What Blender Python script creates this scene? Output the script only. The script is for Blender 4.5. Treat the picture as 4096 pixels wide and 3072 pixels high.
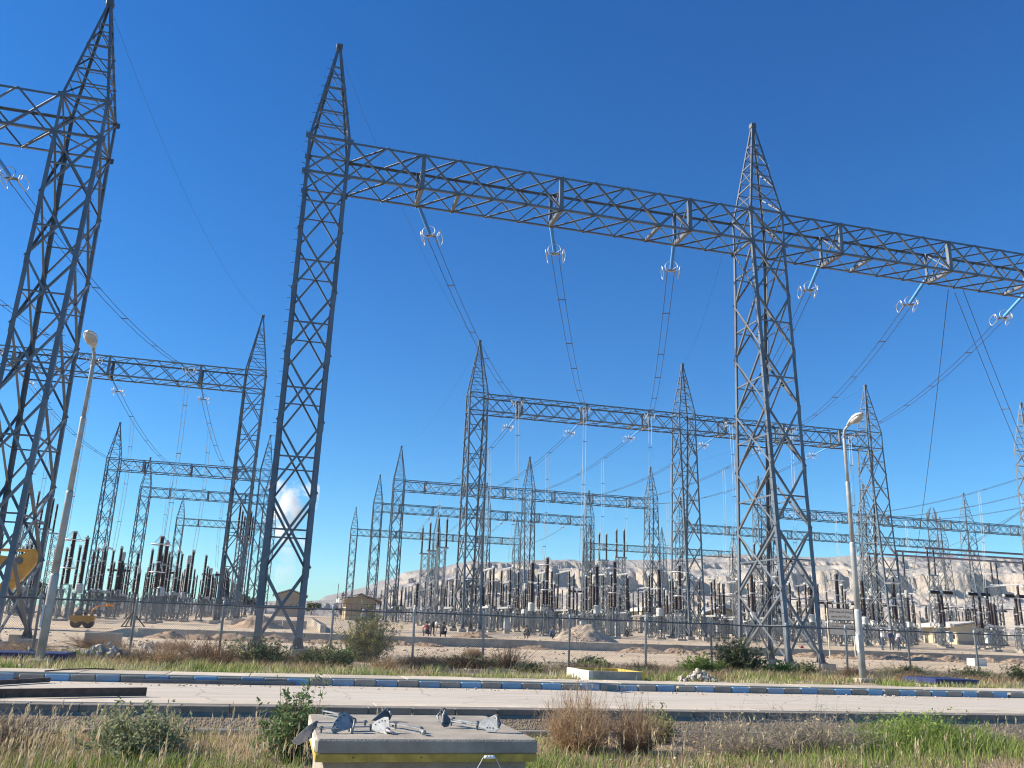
import bpy, math, random
import numpy as np
from mathutils import Vector, Matrix

scene = bpy.context.scene
for o in list(bpy.data.objects):
    bpy.data.objects.remove(o)
random.seed(7)
RNG = np.random.default_rng(11)

# ------------------------------------------------------------------ camera
CAM_H = 1.572
YAW, PITCH, ROLL = math.radians(14.1363), math.radians(15.9365), math.radians(1.9985)
cam_data = bpy.data.cameras.new('camera')
cam = bpy.data.objects.new('camera', cam_data)
scene.collection.objects.link(cam)
cam_data.sensor_width = 36.0
cam_data.lens = 36.0 * 3416.2 / 4096.0
cam_data.clip_start = 0.1
cam_data.clip_end = 20000.0
fwd = Vector((math.sin(YAW) * math.cos(PITCH), math.cos(YAW) * math.cos(PITCH), math.sin(PITCH)))
rgt = Vector((math.cos(YAW), -math.sin(YAW), 0))
upv = rgt.cross(fwd)
r2 = rgt * math.cos(ROLL) + upv * math.sin(ROLL)
u2 = -rgt * math.sin(ROLL) + upv * math.cos(ROLL)
cm = Matrix((r2, u2, -fwd)).transposed().to_4x4()
cm.translation = Vector((0, 0, CAM_H))
cam.matrix_world = cm
scene.camera = cam

# ------------------------------------------------------------------ sky, sun, exposure
SUN_EL = math.radians(31.0)
SUN_AZ = math.radians(-75.0)          # clockwise from +Y: the sun stands to the left, a little behind the yard
world = bpy.data.worlds.new('World')
scene.world = world
world.use_nodes = True
nt = world.node_tree
nt.nodes.clear()
sky = nt.nodes.new('ShaderNodeTexSky')
sky.sky_type = 'NISHITA'
sky.sun_disc = False
sky.sun_elevation = SUN_EL
sky.sun_rotation = SUN_AZ
sky.altitude = 300.0
sky.air_density = 1.0
sky.dust_density = 0.25
sky.ozone_density = 3.0
hsv = nt.nodes.new('ShaderNodeHueSaturation')
hsv.inputs['Saturation'].default_value = 1.38
bg = nt.nodes.new('ShaderNodeBackground')
bg.inputs['Strength'].default_value = 0.098
out = nt.nodes.new('ShaderNodeOutputWorld')
nt.links.new(sky.outputs[0], hsv.inputs['Color'])
gam = nt.nodes.new('ShaderNodeMixRGB'); gam.blend_type = 'MULTIPLY'; gam.inputs['Fac'].default_value = 1.0
gam.inputs[2].default_value = (0.385, 0.765, 0.95, 1)      # the deep clear blue of the photograph
nt.links.new(hsv.outputs[0], gam.inputs[1])
sp = nt.nodes.new('ShaderNodeSeparateColor'); cb_ = nt.nodes.new('ShaderNodeCombineColor')
pw = nt.nodes.new('ShaderNodeMath'); pw.operation = 'POWER'; pw.inputs[1].default_value = 1.03
nt.links.new(gam.outputs[0], sp.inputs[0]); nt.links.new(sp.outputs[1], pw.inputs[0])
nt.links.new(sp.outputs[0], cb_.inputs[0]); nt.links.new(pw.outputs[0], cb_.inputs[1]); nt.links.new(sp.outputs[2], cb_.inputs[2])
nt.links.new(cb_.outputs[0], bg.inputs['Color'])
nt.links.new(bg.outputs[0], out.inputs['Surface'])
sun_data = bpy.data.lights.new('sun', 'SUN')
sun_data.energy = 5.0
sun_data.angle = math.radians(0.53)
sun_data.color = (1.0, 0.89, 0.73)
sun = bpy.data.objects.new('sun', sun_data)
scene.collection.objects.link(sun)
to_sun = Vector((math.sin(SUN_AZ) * math.cos(SUN_EL), math.cos(SUN_AZ) * math.cos(SUN_EL), math.sin(SUN_EL)))
sun.rotation_euler = to_sun.to_track_quat('Z', 'Y').to_euler()
sun.location = (-30, 10, 60)
vs = scene.view_settings
vs.view_transform = 'Standard'
vs.look = 'None'
vs.exposure = 0.88
vs.gamma = 1.0
vs.use_curve_mapping = False
scene.cycles.max_bounces = 6
scene.cycles.pixel_filter_type = 'BLACKMAN_HARRIS'
scene.cycles.filter_width = 1.1
scene.cycles.transparent_max_bounces = 8
scene.cycles.volume_bounces = 5

# ------------------------------------------------------------------ materials
MAT = {}
def mat(name, color, rough=0.6, metal=0.0, var=0.12, scale=8.0, bump=0.0, bscale=40.0, spec=0.5, color2=None, attr=False, trans=0.0, rv=0.13):
    m = bpy.data.materials.new(name)
    m.use_nodes = True
    t = m.node_tree
    p = t.nodes['Principled BSDF']
    p.inputs['Roughness'].default_value = rough
    p.inputs['Metallic'].default_value = metal
    p.inputs['Specular IOR Level'].default_value = spec
    tc = t.nodes.new('ShaderNodeTexCoord')
    if attr:
        a = t.nodes.new('ShaderNodeAttribute'); a.attribute_name = 'tint'
        t.links.new(a.outputs['Color'], p.inputs['Base Color'])
    else:
        n = t.nodes.new('ShaderNodeTexNoise')
        n.inputs['Scale'].default_value = scale
        n.inputs['Detail'].default_value = 6.0
        n.inputs['Roughness'].default_value = 0.62
        r = t.nodes.new('ShaderNodeValToRGB')
        c2 = color2 or tuple(max(0, c * (1 - 2.2 * var)) for c in color)
        c1 = tuple(min(1, c * (1 + var)) for c in color)
        r.color_ramp.elements[0].position = 0.3
        r.color_ramp.elements[1].position = 0.68
        r.color_ramp.elements[0].color = (*c2, 1)
        r.color_ramp.elements[1].color = (*c1, 1)
        t.links.new(tc.outputs['Object'], n.inputs['Vector'])
        t.links.new(n.outputs['Fac'], r.inputs['Fac'])
        oi = t.nodes.new('ShaderNodeObjectInfo')
        mr = t.nodes.new('ShaderNodeMapRange'); mr.inputs['To Min'].default_value = 1 - rv; mr.inputs['To Max'].default_value = 1 + rv
        t.links.new(oi.outputs['Random'], mr.inputs['Value'])
        vm = t.nodes.new('ShaderNodeVectorMath'); vm.operation = 'SCALE'
        t.links.new(r.outputs['Color'], vm.inputs[0]); t.links.new(mr.outputs[0], vm.inputs['Scale'])
        t.links.new(vm.outputs[0], p.inputs['Base Color'])
    if bump > 0:
        b = t.nodes.new('ShaderNodeTexNoise')
        b.inputs['Scale'].default_value = bscale
        b.inputs['Detail'].default_value = 5.0
        bm_ = t.nodes.new('ShaderNodeBump')
        bm_.inputs['Strength'].default_value = bump
        bm_.inputs['Distance'].default_value = 0.02
        t.links.new(tc.outputs['Object'], b.inputs['Vector'])
        t.links.new(b.outputs['Fac'], bm_.inputs['Height'])
        t.links.new(bm_.outputs['Normal'], p.inputs['Normal'])
    if trans > 0:
        tr = t.nodes.new('ShaderNodeBsdfTranslucent')
        mx = t.nodes.new('ShaderNodeMixShader'); mx.inputs[0].default_value = trans
        src = p.inputs['Base Color'].links[0].from_socket
        t.links.new(src, tr.inputs['Color'])
        o_ = [q for q in t.nodes if q.type == 'OUTPUT_MATERIAL'][0]
        t.links.new(p.outputs[0], mx.inputs[1]); t.links.new(tr.outputs[0], mx.inputs[2])
        t.links.new(mx.outputs[0], o_.inputs['Surface'])
    MAT[name] = m
    return m

mat('galvanised', (0.155, 0.172, 0.20), 0.46, 0.28, 0.10, 1.7, 0.05, 60)
mat('galvanised_far', (0.15, 0.168, 0.185), 0.5, 0.25, 0.08, 1.0)
mat('galvanised_dark', (0.14, 0.148, 0.16), 0.55, 0.35, 0.14, 3.0, 0.06, 60)
mat('fitting_sunlit', (0.50, 0.50, 0.485), 0.6, 0.15, 0.2, 16.0, 0.1, 90)  # lighter copy of fitting_steel: sunlight painted into plates turned to the sun
mat('fitting_steel', (0.33, 0.335, 0.335), 0.55, 0.25, 0.2, 14.0, 0.08, 90)
mat('lamp_pole', (0.40, 0.415, 0.42), 0.55, 0.15, 0.16, 2.3, 0.08, 30)
mat('lamp_head', (0.58, 0.59, 0.59), 0.45, 0.0, 0.08, 6.0)
mat('lamp_glass', (0.42, 0.40, 0.39), 0.15, 0.0, 0.08, 12.0)
mat('aluminium', (0.55, 0.55, 0.56), 0.42, 0.6, 0.05, 3.0)
mat('aluminium_tube', (0.62, 0.62, 0.62), 0.45, 0.5, 0.06, 2.0)
mat('bus_tube', (0.26, 0.22, 0.23), 0.5, 0.3, 0.08, 1.0)
mat('conductor', (0.06, 0.065, 0.075), 0.5, 0.5, 0.1, 4.0)
mat('blue_silicone', (0.10, 0.34, 0.78), 0.42, 0.0, 0.06, 6.0)
mat('porcelain', (0.020, 0.011, 0.012), 0.38, 0.0, 0.14, 2.0)
mat('flange', (0.40, 0.40, 0.39), 0.55, 0.3, 0.1, 6.0)
mat('tank_paint', (0.50, 0.49, 0.46), 0.5, 0.0, 0.08, 3.0)
mat('head_grey', (0.44, 0.43, 0.40), 0.55, 0.1, 0.1, 4.0)
mat('cabinet', (0.52, 0.52, 0.49), 0.5, 0.0, 0.05, 3.0)
mat('concrete', (0.40, 0.36, 0.30), 0.88, 0.0, 0.12, 3.0, 0.25, 45)
mat('concrete_box', (0.40, 0.355, 0.285), 0.9, 0.0, 0.16, 2.2, 0.45, 60)
mat('white_and_sunlit', (0.74, 0.71, 0.64), 0.85, 0.0, 0.12, 6.0, 0.2, 60)  # white blocks and plinths; also paints the sunlit left faces of both pits
mat('yellow_paint', (0.56, 0.385, 0.07), 0.7, 0.0, 0.2, 6.0, 0.1, 50)
mat('kerb_blue', (0.16, 0.32, 0.49), 0.7, 0.0, 0.10, 9.0, 0.2, 60, color2=(0.18, 0.27, 0.37))
mat('kerb_blue_worn', (0.19, 0.32, 0.46), 0.75, 0.0, 0.10, 7.0, 0.2, 60, color2=(0.24, 0.24, 0.25))
mat('kerb_grey', (0.30, 0.265, 0.225), 0.85, 0.0, 0.12, 9.0, 0.25, 60)
mat('kerb_dark', (0.235, 0.205, 0.165), 0.88, 0.0, 0.16, 3.0, 0.3, 40)
mat('pavement', (0.52, 0.45, 0.35), 0.9, 0.0, 0.10, 2.0, 0.2, 50)
mat('slab_blue', (0.022, 0.034, 0.12), 0.6, 0.0, 0.14, 5.0, 0.1, 40)
mat('rust', (0.13, 0.085, 0.065), 0.75, 0.2, 0.22, 6.0, 0.2, 50)
mat('dark_steel', (0.16, 0.16, 0.17), 0.55, 0.4, 0.14, 5.0)
mat('black', (0.025, 0.025, 0.027), 0.6, 0.0, 0.1, 5.0)
mat('dirt', (0.42, 0.30, 0.20), 0.95, 0.0, 0.16, 4.0, 0.6, 18)
mat('stone', (0.50, 0.40, 0.30), 0.92, 0.0, 0.16, 7.0, 0.4, 30)
mat('stone_pale', (0.50, 0.44, 0.36), 0.92, 0.0, 0.14, 7.0, 0.4, 30)
mat('building_wall', (0.46, 0.37, 0.26), 0.9, 0.0, 0.07, 1.2)
mat('building_cream', (0.58, 0.50, 0.36), 0.9, 0.0, 0.06, 1.2)
mat('fascia', (0.66, 0.62, 0.52), 0.8, 0.0, 0.06, 1.2)
mat('roof_felt', (0.48, 0.46, 0.42), 0.9, 0.0, 0.1, 1.2)
mat('window_glass', (0.05, 0.06, 0.07), 0.1, 0.0, 0.1, 1.0)
mat('wood', (0.35, 0.22, 0.12), 0.8, 0.0, 0.2, 6.0)
mat('sign_face', (0.74, 0.63, 0.51), 0.7, 0.0, 0.05, 3.0)
mat('sign_ink', (0.045, 0.035, 0.03), 0.7, 0.0, 0.05, 3.0)
mat('sign_post', (0.72, 0.66, 0.52), 0.6, 0.0, 0.08, 3.0)
mat('excavator_yellow', (0.50, 0.25, 0.04), 0.45, 0.0, 0.10, 2.5, 0.05, 30)
mat('orange', (0.75, 0.27, 0.02), 0.5, 0.0, 0.1, 4.0)
mat('rubber', (0.03, 0.03, 0.03), 0.8, 0.0, 0.1, 6.0)
mat('skin', (0.35, 0.20, 0.135), 0.6, 0.0, 0.06, 6.0)
mat('hair', (0.02, 0.016, 0.013), 0.7, 0.0, 0.1, 20.0)
mat('helmet_white', (0.80, 0.80, 0.78), 0.35, 0.0, 0.03, 3.0)
mat('helmet_yellow', (0.70, 0.45, 0.03), 0.35, 0.0, 0.03, 3.0)
for nm, col in (('shirt_white', (0.72, 0.72, 0.75)), ('shirt_navy', (0.035, 0.055, 0.15)), ('shirt_red', (0.40, 0.085, 0.085)),
                ('shirt_black', (0.03, 0.032, 0.036)), ('shirt_sky', (0.38, 0.52, 0.75)), ('shirt_grey', (0.36, 0.35, 0.33)),
                ('trousers_navy', (0.05, 0.07, 0.12)), ('trousers_black', (0.035, 0.035, 0.04)), ('trousers_tan', (0.30, 0.23, 0.15)),
                ('trousers_grey', (0.12, 0.12, 0.125)), ('trousers_white', (0.65, 0.65, 0.63))):
    mat(nm, col, 0.85, 0.0, 0.10, 9.0, 0.3, 30)
mat('red_bag', (0.35, 0.02, 0.04), 0.6, 0.0, 0.1, 5.0)
mat('grass', (0.2, 0.3, 0.1), 0.75, attr=True, trans=0.35, spec=0.2)
mat('twig', (0.2, 0.3, 0.1), 0.9, attr=True, trans=0.38, spec=0.1)
mat('bark', (0.16, 0.12, 0.085), 0.9, 0.0, 0.2, 8.0)
mat('grip_white', (0.82, 0.82, 0.80), 0.4, 0.0, 0.03, 4.0)

# ------------------------------------------------------------------ mesh builder
class MB:
    def __init__(s):
        s.v = []; s.f = []; s.m = []
    def add(s, vs_, fs_, mi=0):
        k = len(s.v)
        s.v.extend([tuple(p) for p in vs_])
        s.f.extend([tuple(i + k for i in f) for f in fs_])
        s.m.extend([mi] * len(fs_))
        return s
    def box(s, c, d, mi=0, rz=0.0, M=None):
        x, y, z = d[0] / 2, d[1] / 2, d[2] / 2
        pts = [(-x, -y, -z), (x, -y, -z), (x, y, -z), (-x, y, -z), (-x, -y, z), (x, -y, z), (x, y, z), (-x, y, z)]
        if M is None:
            ca, sa = math.cos(rz), math.sin(rz)
            pts = [(c[0] + p[0] * ca - p[1] * sa, c[1] + p[0] * sa + p[1] * ca, c[2] + p[2]) for p in pts]
        else:
            pts = [tuple(M @ Vector((c[0] + p[0], c[1] + p[1], c[2] + p[2]))) for p in pts]
        return s.add(pts, [(0, 3, 2, 1), (4, 5, 6, 7), (0, 1, 5, 4), (1, 2, 6, 5), (2, 3, 7, 6), (3, 0, 4, 7)], mi)
    def bevbox(s, c, d, b, mi=0, rz=0.0, M=None):
        x, y, z = d[0] / 2, d[1] / 2, d[2] / 2
        prof = [(x - b, y), (x, y - b), (x, -y + b), (x - b, -y), (-x + b, -y), (-x, -y + b), (-x, y - b), (-x + b, y)][::-1]
        prof_in = [(px - b * (1 if px > 0 else -1) * 0.7, py - b * (1 if py > 0 else -1) * 0.7) for px, py in prof]
        rings = [(prof_in, -z), (prof, -z + b), (prof, z - b), (prof_in, z)]
        pts = []
        ca, sa = math.cos(rz), math.sin(rz)
        for pr, zz in rings:
            for px, py in pr:
                if M is None:
                    pts.append((c[0] + px * ca - py * sa, c[1] + px * sa + py * ca, c[2] + zz))
                else:
                    pts.append(tuple(M @ Vector((c[0] + px, c[1] + py, c[2] + zz))))
        fs = [tuple(range(8))[::-1], tuple(range(24, 32))]
        for r in range(3):
            for i in range(8):
                j = (i + 1) % 8
                fs.append((r * 8 + i, r * 8 + j, r * 8 + 8 + j, r * 8 + 8 + i))
        return s.add(pts, fs, mi)
    def angle(s, p0, p1, a, t, n1, n2, mi=0):
        """L-section bar from p0 to p1, flanges of width a along n1 and n2."""
        p0 = Vector(p0); p1 = Vector(p1); ax = (p1 - p0).normalized()
        u = Vector(n1); u = (u - ax * u.dot(ax))
        if u.length < 1e-4: u = ax.orthogonal()
        u.normalize()
        w = ax.cross(u)
        if w.dot(Vector(n2)) < 0: w = -w
        pr = [(0, 0), (a, 0), (a, t), (t, t), (t, a), (0, a)]
        pts = [p + u * x + w * y for p in (p0, p1) for x, y in pr]
        fs = [(i, (i + 1) % 6, 6 + (i + 1) % 6, 6 + i) for i in range(6)]
        fs += [(5, 4, 3, 2, 1, 0), (6, 7, 8, 9, 10, 11)]
        return s.add(pts, fs, mi)
    def bar(s, p0, p1, a, b=None, mi=0, upd=(0, 0, 1)):
        p0 = Vector(p0); p1 = Vector(p1); b = b or a
        ax = (p1 - p0).normalized(); u = ax.cross(Vector(upd))
        if u.length < 1e-3: u = ax.orthogonal()
        u.normalize(); w = u.cross(ax).normalized()
        pts = [p + u * x + w * y for p in (p0, p1) for x, y in ((-a / 2, -b / 2), (a / 2, -b / 2), (a / 2, b / 2), (-a / 2, b / 2))]
        return s.add(pts, [(0, 1, 5, 4), (1, 2, 6, 5), (2, 3, 7, 6), (3, 0, 4, 7), (3, 2, 1, 0), (4, 5, 6, 7)], mi)
    def tube(s, path, r, n=8, mi=0, closed=False, caps=True):
        P = [Vector(p) for p in path]; L = len(P)
        rr = r if isinstance(r, (list, tuple)) else [r] * L
        pts = []; prev = None
        for i, p in enumerate(P):
            if closed: d = P[(i + 1) % L] - P[i - 1]
            else: d = P[min(i + 1, L - 1)] - P[max(i - 1, 0)]
            d.normalize()
            if prev is None: u = d.orthogonal().normalized()
            else:
                u = prev - d * prev.dot(d)
                u = u.normalized() if u.length > 1e-5 else d.orthogonal().normalized()
            prev = u; w = d.cross(u)
            for k in range(n):
                a = 2 * math.pi * k / n
                pts.append(p + (u * math.cos(a) + w * math.sin(a)) * rr[i])
        fs = []
        for i in range(L if closed else L - 1):
            j = (i + 1) % L
            for k in range(n):
                k2 = (k + 1) % n
                fs.append((i * n + k, i * n + k2, j * n + k2, j * n + k))
        if caps and not closed:
            fs.append(tuple(range(n))[::-1]); fs.append(tuple((L - 1) * n + k for k in range(n)))
        return s.add(pts, fs, mi)
    def lathe(s, prof, n=12, c=(0, 0, 0), mi=0, M=None, caps=True):
        pts = []
        for r, z in prof:
            for k in range(n):
                a = 2 * math.pi * k / n
                q = Vector((c[0] + r * math.cos(a), c[1] + r * math.sin(a), c[2] + z))
                pts.append(M @ q if M is not None else q)
        L = len(prof); fs = []
        for i in range(L - 1):
            for k in range(n):
                k2 = (k + 1) % n
                fs.append((i * n + k, i * n + k2, i * n + n + k2, i * n + n + k))
        if caps:
            fs.append(tuple(range(n))[::-1]); fs.append(tuple((L - 1) * n + k for k in range(n)))
        return s.add(pts, fs, mi)
    def prism(s, poly, h, M=None, mi=0):
        n = len(poly)
        pts = [Vector((x, y, -h / 2)) for x, y in poly] + [Vector((x, y, h / 2)) for x, y in poly]
        if M is not None: pts = [M @ p for p in pts]
        fs = [tuple(range(n))[::-1], tuple(range(n, 2 * n))] + [(i, (i + 1) % n, n + (i + 1) % n, n + i) for i in range(n)]
        return s.add(pts, fs, mi)
    def blob(s, c, r, seed=0, amp=0.25, sub=1, flat=1.0, mi=0):
        vs_, fs_ = ICO[sub]
        rg = random.Random(seed)
        ph = [rg.uniform(0, 6.28) for _ in range(6)]
        pts = []
        for x, y, z in vs_:
            k = 1 + amp * (math.sin(3.1 * x + ph[0]) * math.sin(2.7 * y + ph[1]) + 0.6 * math.sin(5.3 * z + ph[2] + 2 * x) + 0.5 * math.sin(6.1 * y + ph[3] - 3 * z))
            rx, ry, rz_ = (r, r, r) if not isinstance(r, tuple) else r
            pts.append((c[0] + x * rx * k, c[1] + y * ry * k, c[2] + z * rz_ * k * flat))
        return s.add(pts, fs_, mi)
    def mesh(s, name, mats, smooth=False):
        me = bpy.data.meshes.new(name)
        me.from_pydata([tuple(p) for p in s.v], [], s.f)
        if isinstance(mats, str): mats = [mats]
        for q in mats: me.materials.append(MAT[q])
        if len(mats) > 1: me.polygons.foreach_set('material_index', s.m)
        if smooth: me.polygons.foreach_set('use_smooth', [True] * len(s.f))
        me.update()
        return me
    def build(s, name, mats, parent=None, smooth=False, loc=None):
        return link(name, s.mesh(name, mats, smooth), parent, loc)

def _ico(sub):
    t = (1 + 5 ** .5) / 2
    V = [Vector(p).normalized() for p in ((-1, t, 0), (1, t, 0), (-1, -t, 0), (1, -t, 0), (0, -1, t), (0, 1, t), (0, -1, -t), (0, 1, -t), (t, 0, -1), (t, 0, 1), (-t, 0, -1), (-t, 0, 1))]
    F = [(0, 11, 5), (0, 5, 1), (0, 1, 7), (0, 7, 10), (0, 10, 11), (1, 5, 9), (5, 11, 4), (11, 10, 2), (10, 7, 6), (7, 1, 8), (3, 9, 4), (3, 4, 2), (3, 2, 6), (3, 6, 8), (3, 8, 9), (4, 9, 5), (2, 4, 11), (6, 2, 10), (8, 6, 7), (9, 8, 1)]
    for _ in range(sub):
        c = {}; G = []
        def mid(a, b):
            k = (min(a, b), max(a, b))
            if k not in c:
                V.append(((V[a] + V[b]) / 2).normalized()); c[k] = len(V) - 1
            return c[k]
        for a, b, d in F:
            x, y, z = mid(a, b), mid(b, d), mid(d, a)
            G += [(a, x, z), (b, y, x), (d, z, y), (x, y, z)]
        F = G
    return [tuple(p) for p in V], F
ICO = [_ico(i) for i in range(4)]

def link(name, data, parent=None, loc=None):
    o = bpy.data.objects.new(name, data)
    scene.collection.objects.link(o)
    if parent is not None: o.parent = parent
    if loc is not None: o.location = loc
    return o
def tag(o, label=None, cat=None, group=None, kind=None):
    if label: o['label'] = label
    if cat: o['category'] = cat
    if group: o['group'] = group
    if kind: o['kind'] = kind
    return o
def thing(name, label, cat, loc=(0, 0, 0), rz=0.0, group=None):
    o = link(name, None, None, loc)
    o.empty_display_size = 0.3
    o.rotation_euler = (0, 0, rz)
    return tag(o, label, cat, group)
CH = {}
def copy_tree(o, parent=None):
    c = o.copy(); scene.collection.objects.link(c); c.parent = parent
    for ch in list(o.children): copy_tree(ch, c)
    return c
ORD = ['first', 'second', 'third', 'fourth', 'fifth', 'sixth', 'seventh', 'eighth', 'ninth', 'tenth', 'eleventh', 'twelfth', 'thirteenth', 'fourteenth',
       'fifteenth', 'sixteenth', 'seventeenth', 'eighteenth', 'nineteenth', 'twentieth']

def sstep(a, b, x):
    t = np.clip((x - a) / (b - a), 0, 1); return t * t * (3 - 2 * t)
WALL_Y = 64.3
def zg_np(X, Y):
    X = np.asarray(X, float); Y = np.asarray(Y, float)
    back = 0.72 + 0.0122 * (np.minimum(Y, 262) - WALL_Y)
    front = np.full_like(Y, 0.11)
    side = sstep(-11.5, -9.6, X)                      # 1 where the retaining wall stands
    stepz = np.where(Y > WALL_Y + 0.15, back, front)
    ramp = front + (np.maximum(back, front) - front) * sstep(46, 84, Y)
    z = stepz * side + ramp * (1 - side)
    z = np.where(Y < 25.0, -0.12, z)
    z = np.where(Y < 17.62, -0.46, z)
    return z
def zg(x, y): return float(zg_np(np.array([x]), np.array([y]))[0])
# ------------------------------------------------------------------ numpy noise
_perm = np.random.default_rng(5).random((256, 256))
def vnoise(x, y):
    xi = np.floor(x).astype(int); yi = np.floor(y).astype(int)
    fx = x - xi; fy = y - yi
    fx = fx * fx * (3 - 2 * fx); fy = fy * fy * (3 - 2 * fy)
    g = lambda a, b: _perm[a % 256, b % 256]
    return (g(xi, yi) * (1 - fx) + g(xi + 1, yi) * fx) * (1 - fy) + (g(xi, yi + 1) * (1 - fx) + g(xi + 1, yi + 1) * fx) * fy
def fbm(x, y, oct=5, lac=2.05, gain=0.5):
    s = 0; a = 1; t = 0
    for i in range(oct):
        s = s + a * vnoise(x + 17.3 * i, y + 9.1 * i); t += a; a *= gain; x = x * lac; y = y * lac
    return s / t
def ridged(x, y, oct=5):
    s = 0; a = 1; t = 0
    for i in range(oct):
        n = 1 - np.abs(2 * vnoise(x + 7.7 * i, y + 3.1 * i) - 1); s = s + a * n * n; t += a; a *= 0.5; x = x * 2.1; y = y * 2.1
    return s / t
def grid_mesh(name, X, Y, Z, mats, smooth=True):
    ny, nx = X.shape
    me = bpy.data.meshes.new(name)
    co = np.stack([X, Y, Z], -1).reshape(-1, 3)
    i = np.arange(ny - 1)[:, None] * nx + np.arange(nx - 1)[None, :]
    q = np.stack([i, i + 1, i + nx + 1, i + nx], -1).reshape(-1, 4)
    me.vertices.add(len(co)); me.vertices.foreach_set('co', co.ravel())
    me.loops.add(q.size); me.loops.foreach_set('vertex_index', q.ravel().astype(np.int32))
    me.polygons.add(len(q)); me.polygons.foreach_set('loop_start', np.arange(0, q.size, 4, dtype=np.int32))
    me.polygons.foreach_set('loop_total', np.full(len(q), 4, np.int32))
    for m_ in mats: me.materials.append(m_)
    if smooth: me.polygons.foreach_set('use_smooth', np.ones(len(q), bool))
    me.update(calc_edges=True)
    return me
def nodes_of(name, rough=0.95):
    m = bpy.data.materials.new(name); m.use_nodes = True
    t = m.node_tree; p = t.nodes['Principled BSDF']; p.inputs['Roughness'].default_value = rough
    p.inputs['Specular IOR Level'].default_value = 0.2
    return m, t, p
def nd(t, typ, **kw):
    n = t.nodes.new(typ)
    for k, v in kw.items():
        if k in n.inputs: n.inputs[k].default_value = v
        else: setattr(n, k, v)
    return n
def ramp(t, stops):
    r = t.nodes.new('ShaderNodeValToRGB')
    e = r.color_ramp.elements
    while len(e) < len(stops): e.new(0.5)
    for q, (pos, col) in zip(e, stops):
        q.position = pos; q.color = (*col, 1) if len(col) == 3 else col
    return r

# ------------------------------------------------------------------ ground
m, t, p = nodes_of('soil_and_gravel')
geo = t.nodes.new('ShaderNodeNewGeometry')
n1 = nd(t, 'ShaderNodeTexNoise', Scale=0.16, Detail=6.0); n2 = nd(t, 'ShaderNodeTexNoise', Scale=2.6, Detail=8.0, Roughness=0.7)
vo = nd(t, 'ShaderNodeTexVoronoi', Scale=9.0); vo2 = nd(t, 'ShaderNodeTexVoronoi', Scale=26.0)
for n_ in (n1, n2, vo, vo2): t.links.new(geo.outputs['Position'], n_.inputs['Vector'])
base = ramp(t, [(0.28, (0.47, 0.375, 0.26)), (0.5, (0.64, 0.545, 0.405)), (0.72, (0.72, 0.63, 0.485))])
t.links.new(n2.outputs['Fac'], base.inputs['Fac'])
peb = ramp(t, [(0.0, (0.74, 0.65, 0.52)), (0.35, (0.62, 0.51, 0.38)), (0.8, (0.36, 0.28, 0.19))])
t.links.new(vo.outputs['Distance'], peb.inputs['Fac'])
mx = nd(t, 'ShaderNodeMixRGB', blend_type='MIX'); mx.inputs['Fac'].default_value = 0.45
t.links.new(base.outputs[0], mx.inputs[1]); t.links.new(peb.outputs[0], mx.inputs[2])
big = ramp(t, [(0.35, (0.84, 0.80, 0.76)), (0.65, (1.05, 1.02, 0.98))])
t.links.new(n1.outputs['Fac'], big.inputs['Fac'])
ml = nd(t, 'ShaderNodeMixRGB', blend_type='MULTIPLY'); ml.inputs['Fac'].default_value = 1.0
t.links.new(mx.outputs[0], ml.inputs[1]); t.links.new(big.outputs[0], ml.inputs[2])
# darker earth in the verge and on the bank by the road, scrub far out: by position on the ground
sx = t.nodes.new('ShaderNodeSeparateXYZ'); t.links.new(geo.outputs['Position'], sx.inputs[0])
verge = ramp(t, [(0.0, (1, 1, 1)), (0.352, (1, 1, 1)), (0.375, (0, 0, 0)), (1.0, (0, 0, 0))])
dv = nd(t, 'ShaderNodeMath', operation='DIVIDE'); dv.inputs[1].default_value = 100.0
wob = nd(t, 'ShaderNodeMath', operation='MULTIPLY_ADD'); wob.inputs[1].default_value = 5.0
t.links.new(n1.outputs['Fac'], wob.inputs[0]); t.links.new(sx.outputs['Y'], wob.inputs[2])
t.links.new(wob.outputs[0], dv.inputs[0]); t.links.new(dv.outputs[0], verge.inputs['Fac'])
mv = nd(t, 'ShaderNodeMixRGB', blend_type='MIX'); mv.inputs[2].default_value = (0.215, 0.165, 0.115, 1)
fv = nd(t, 'ShaderNodeMath', operation='MULTIPLY'); fv.inputs[1].default_value = 0.7
t.links.new(verge.outputs[0], fv.inputs[0]); t.links.new(fv.outputs[0], mv.inputs['Fac']); t.links.new(ml.outputs[0], mv.inputs[1])
far = nd(t, 'ShaderNodeMapRange'); far.inputs['From Min'].default_value = 255; far.inputs['From Max'].default_value = 420
t.links.new(sx.outputs['Y'], far.inputs['Value'])
mf = nd(t, 'ShaderNodeMixRGB', blend_type='MIX')
scr = ramp(t, [(0.4, (0.16, 0.155, 0.085)), (0.62, (0.34, 0.29, 0.20))])
n3 = nd(t, 'ShaderNodeTexNoise', Scale=0.05, Detail=8.0); t.links.new(geo.outputs['Position'], n3.inputs['Vector']); t.links.new(n3.outputs['Fac'], scr.inputs['Fac'])
t.links.new(far.outputs[0], mf.inputs['Fac']); t.links.new(mv.outputs[0], mf.inputs[1]); t.links.new(scr.outputs[0], mf.inputs[2])
t.links.new(mf.outputs[0], p.inputs['Base Color'])
ad = nd(t, 'ShaderNodeMath', operation='ADD')
t.links.new(vo.outputs['Distance'], ad.inputs[0]); t.links.new(vo2.outputs['Distance'], ad.inputs[1])
bp_ = nd(t, 'ShaderNodeBump', Strength=0.4, Distance=0.03); bp_.invert = True
t.links.new(ad.outputs[0], bp_.inputs['Height']); t.links.new(bp_.outputs[0], p.inputs['Normal'])
GROUND_MAT = m
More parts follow.
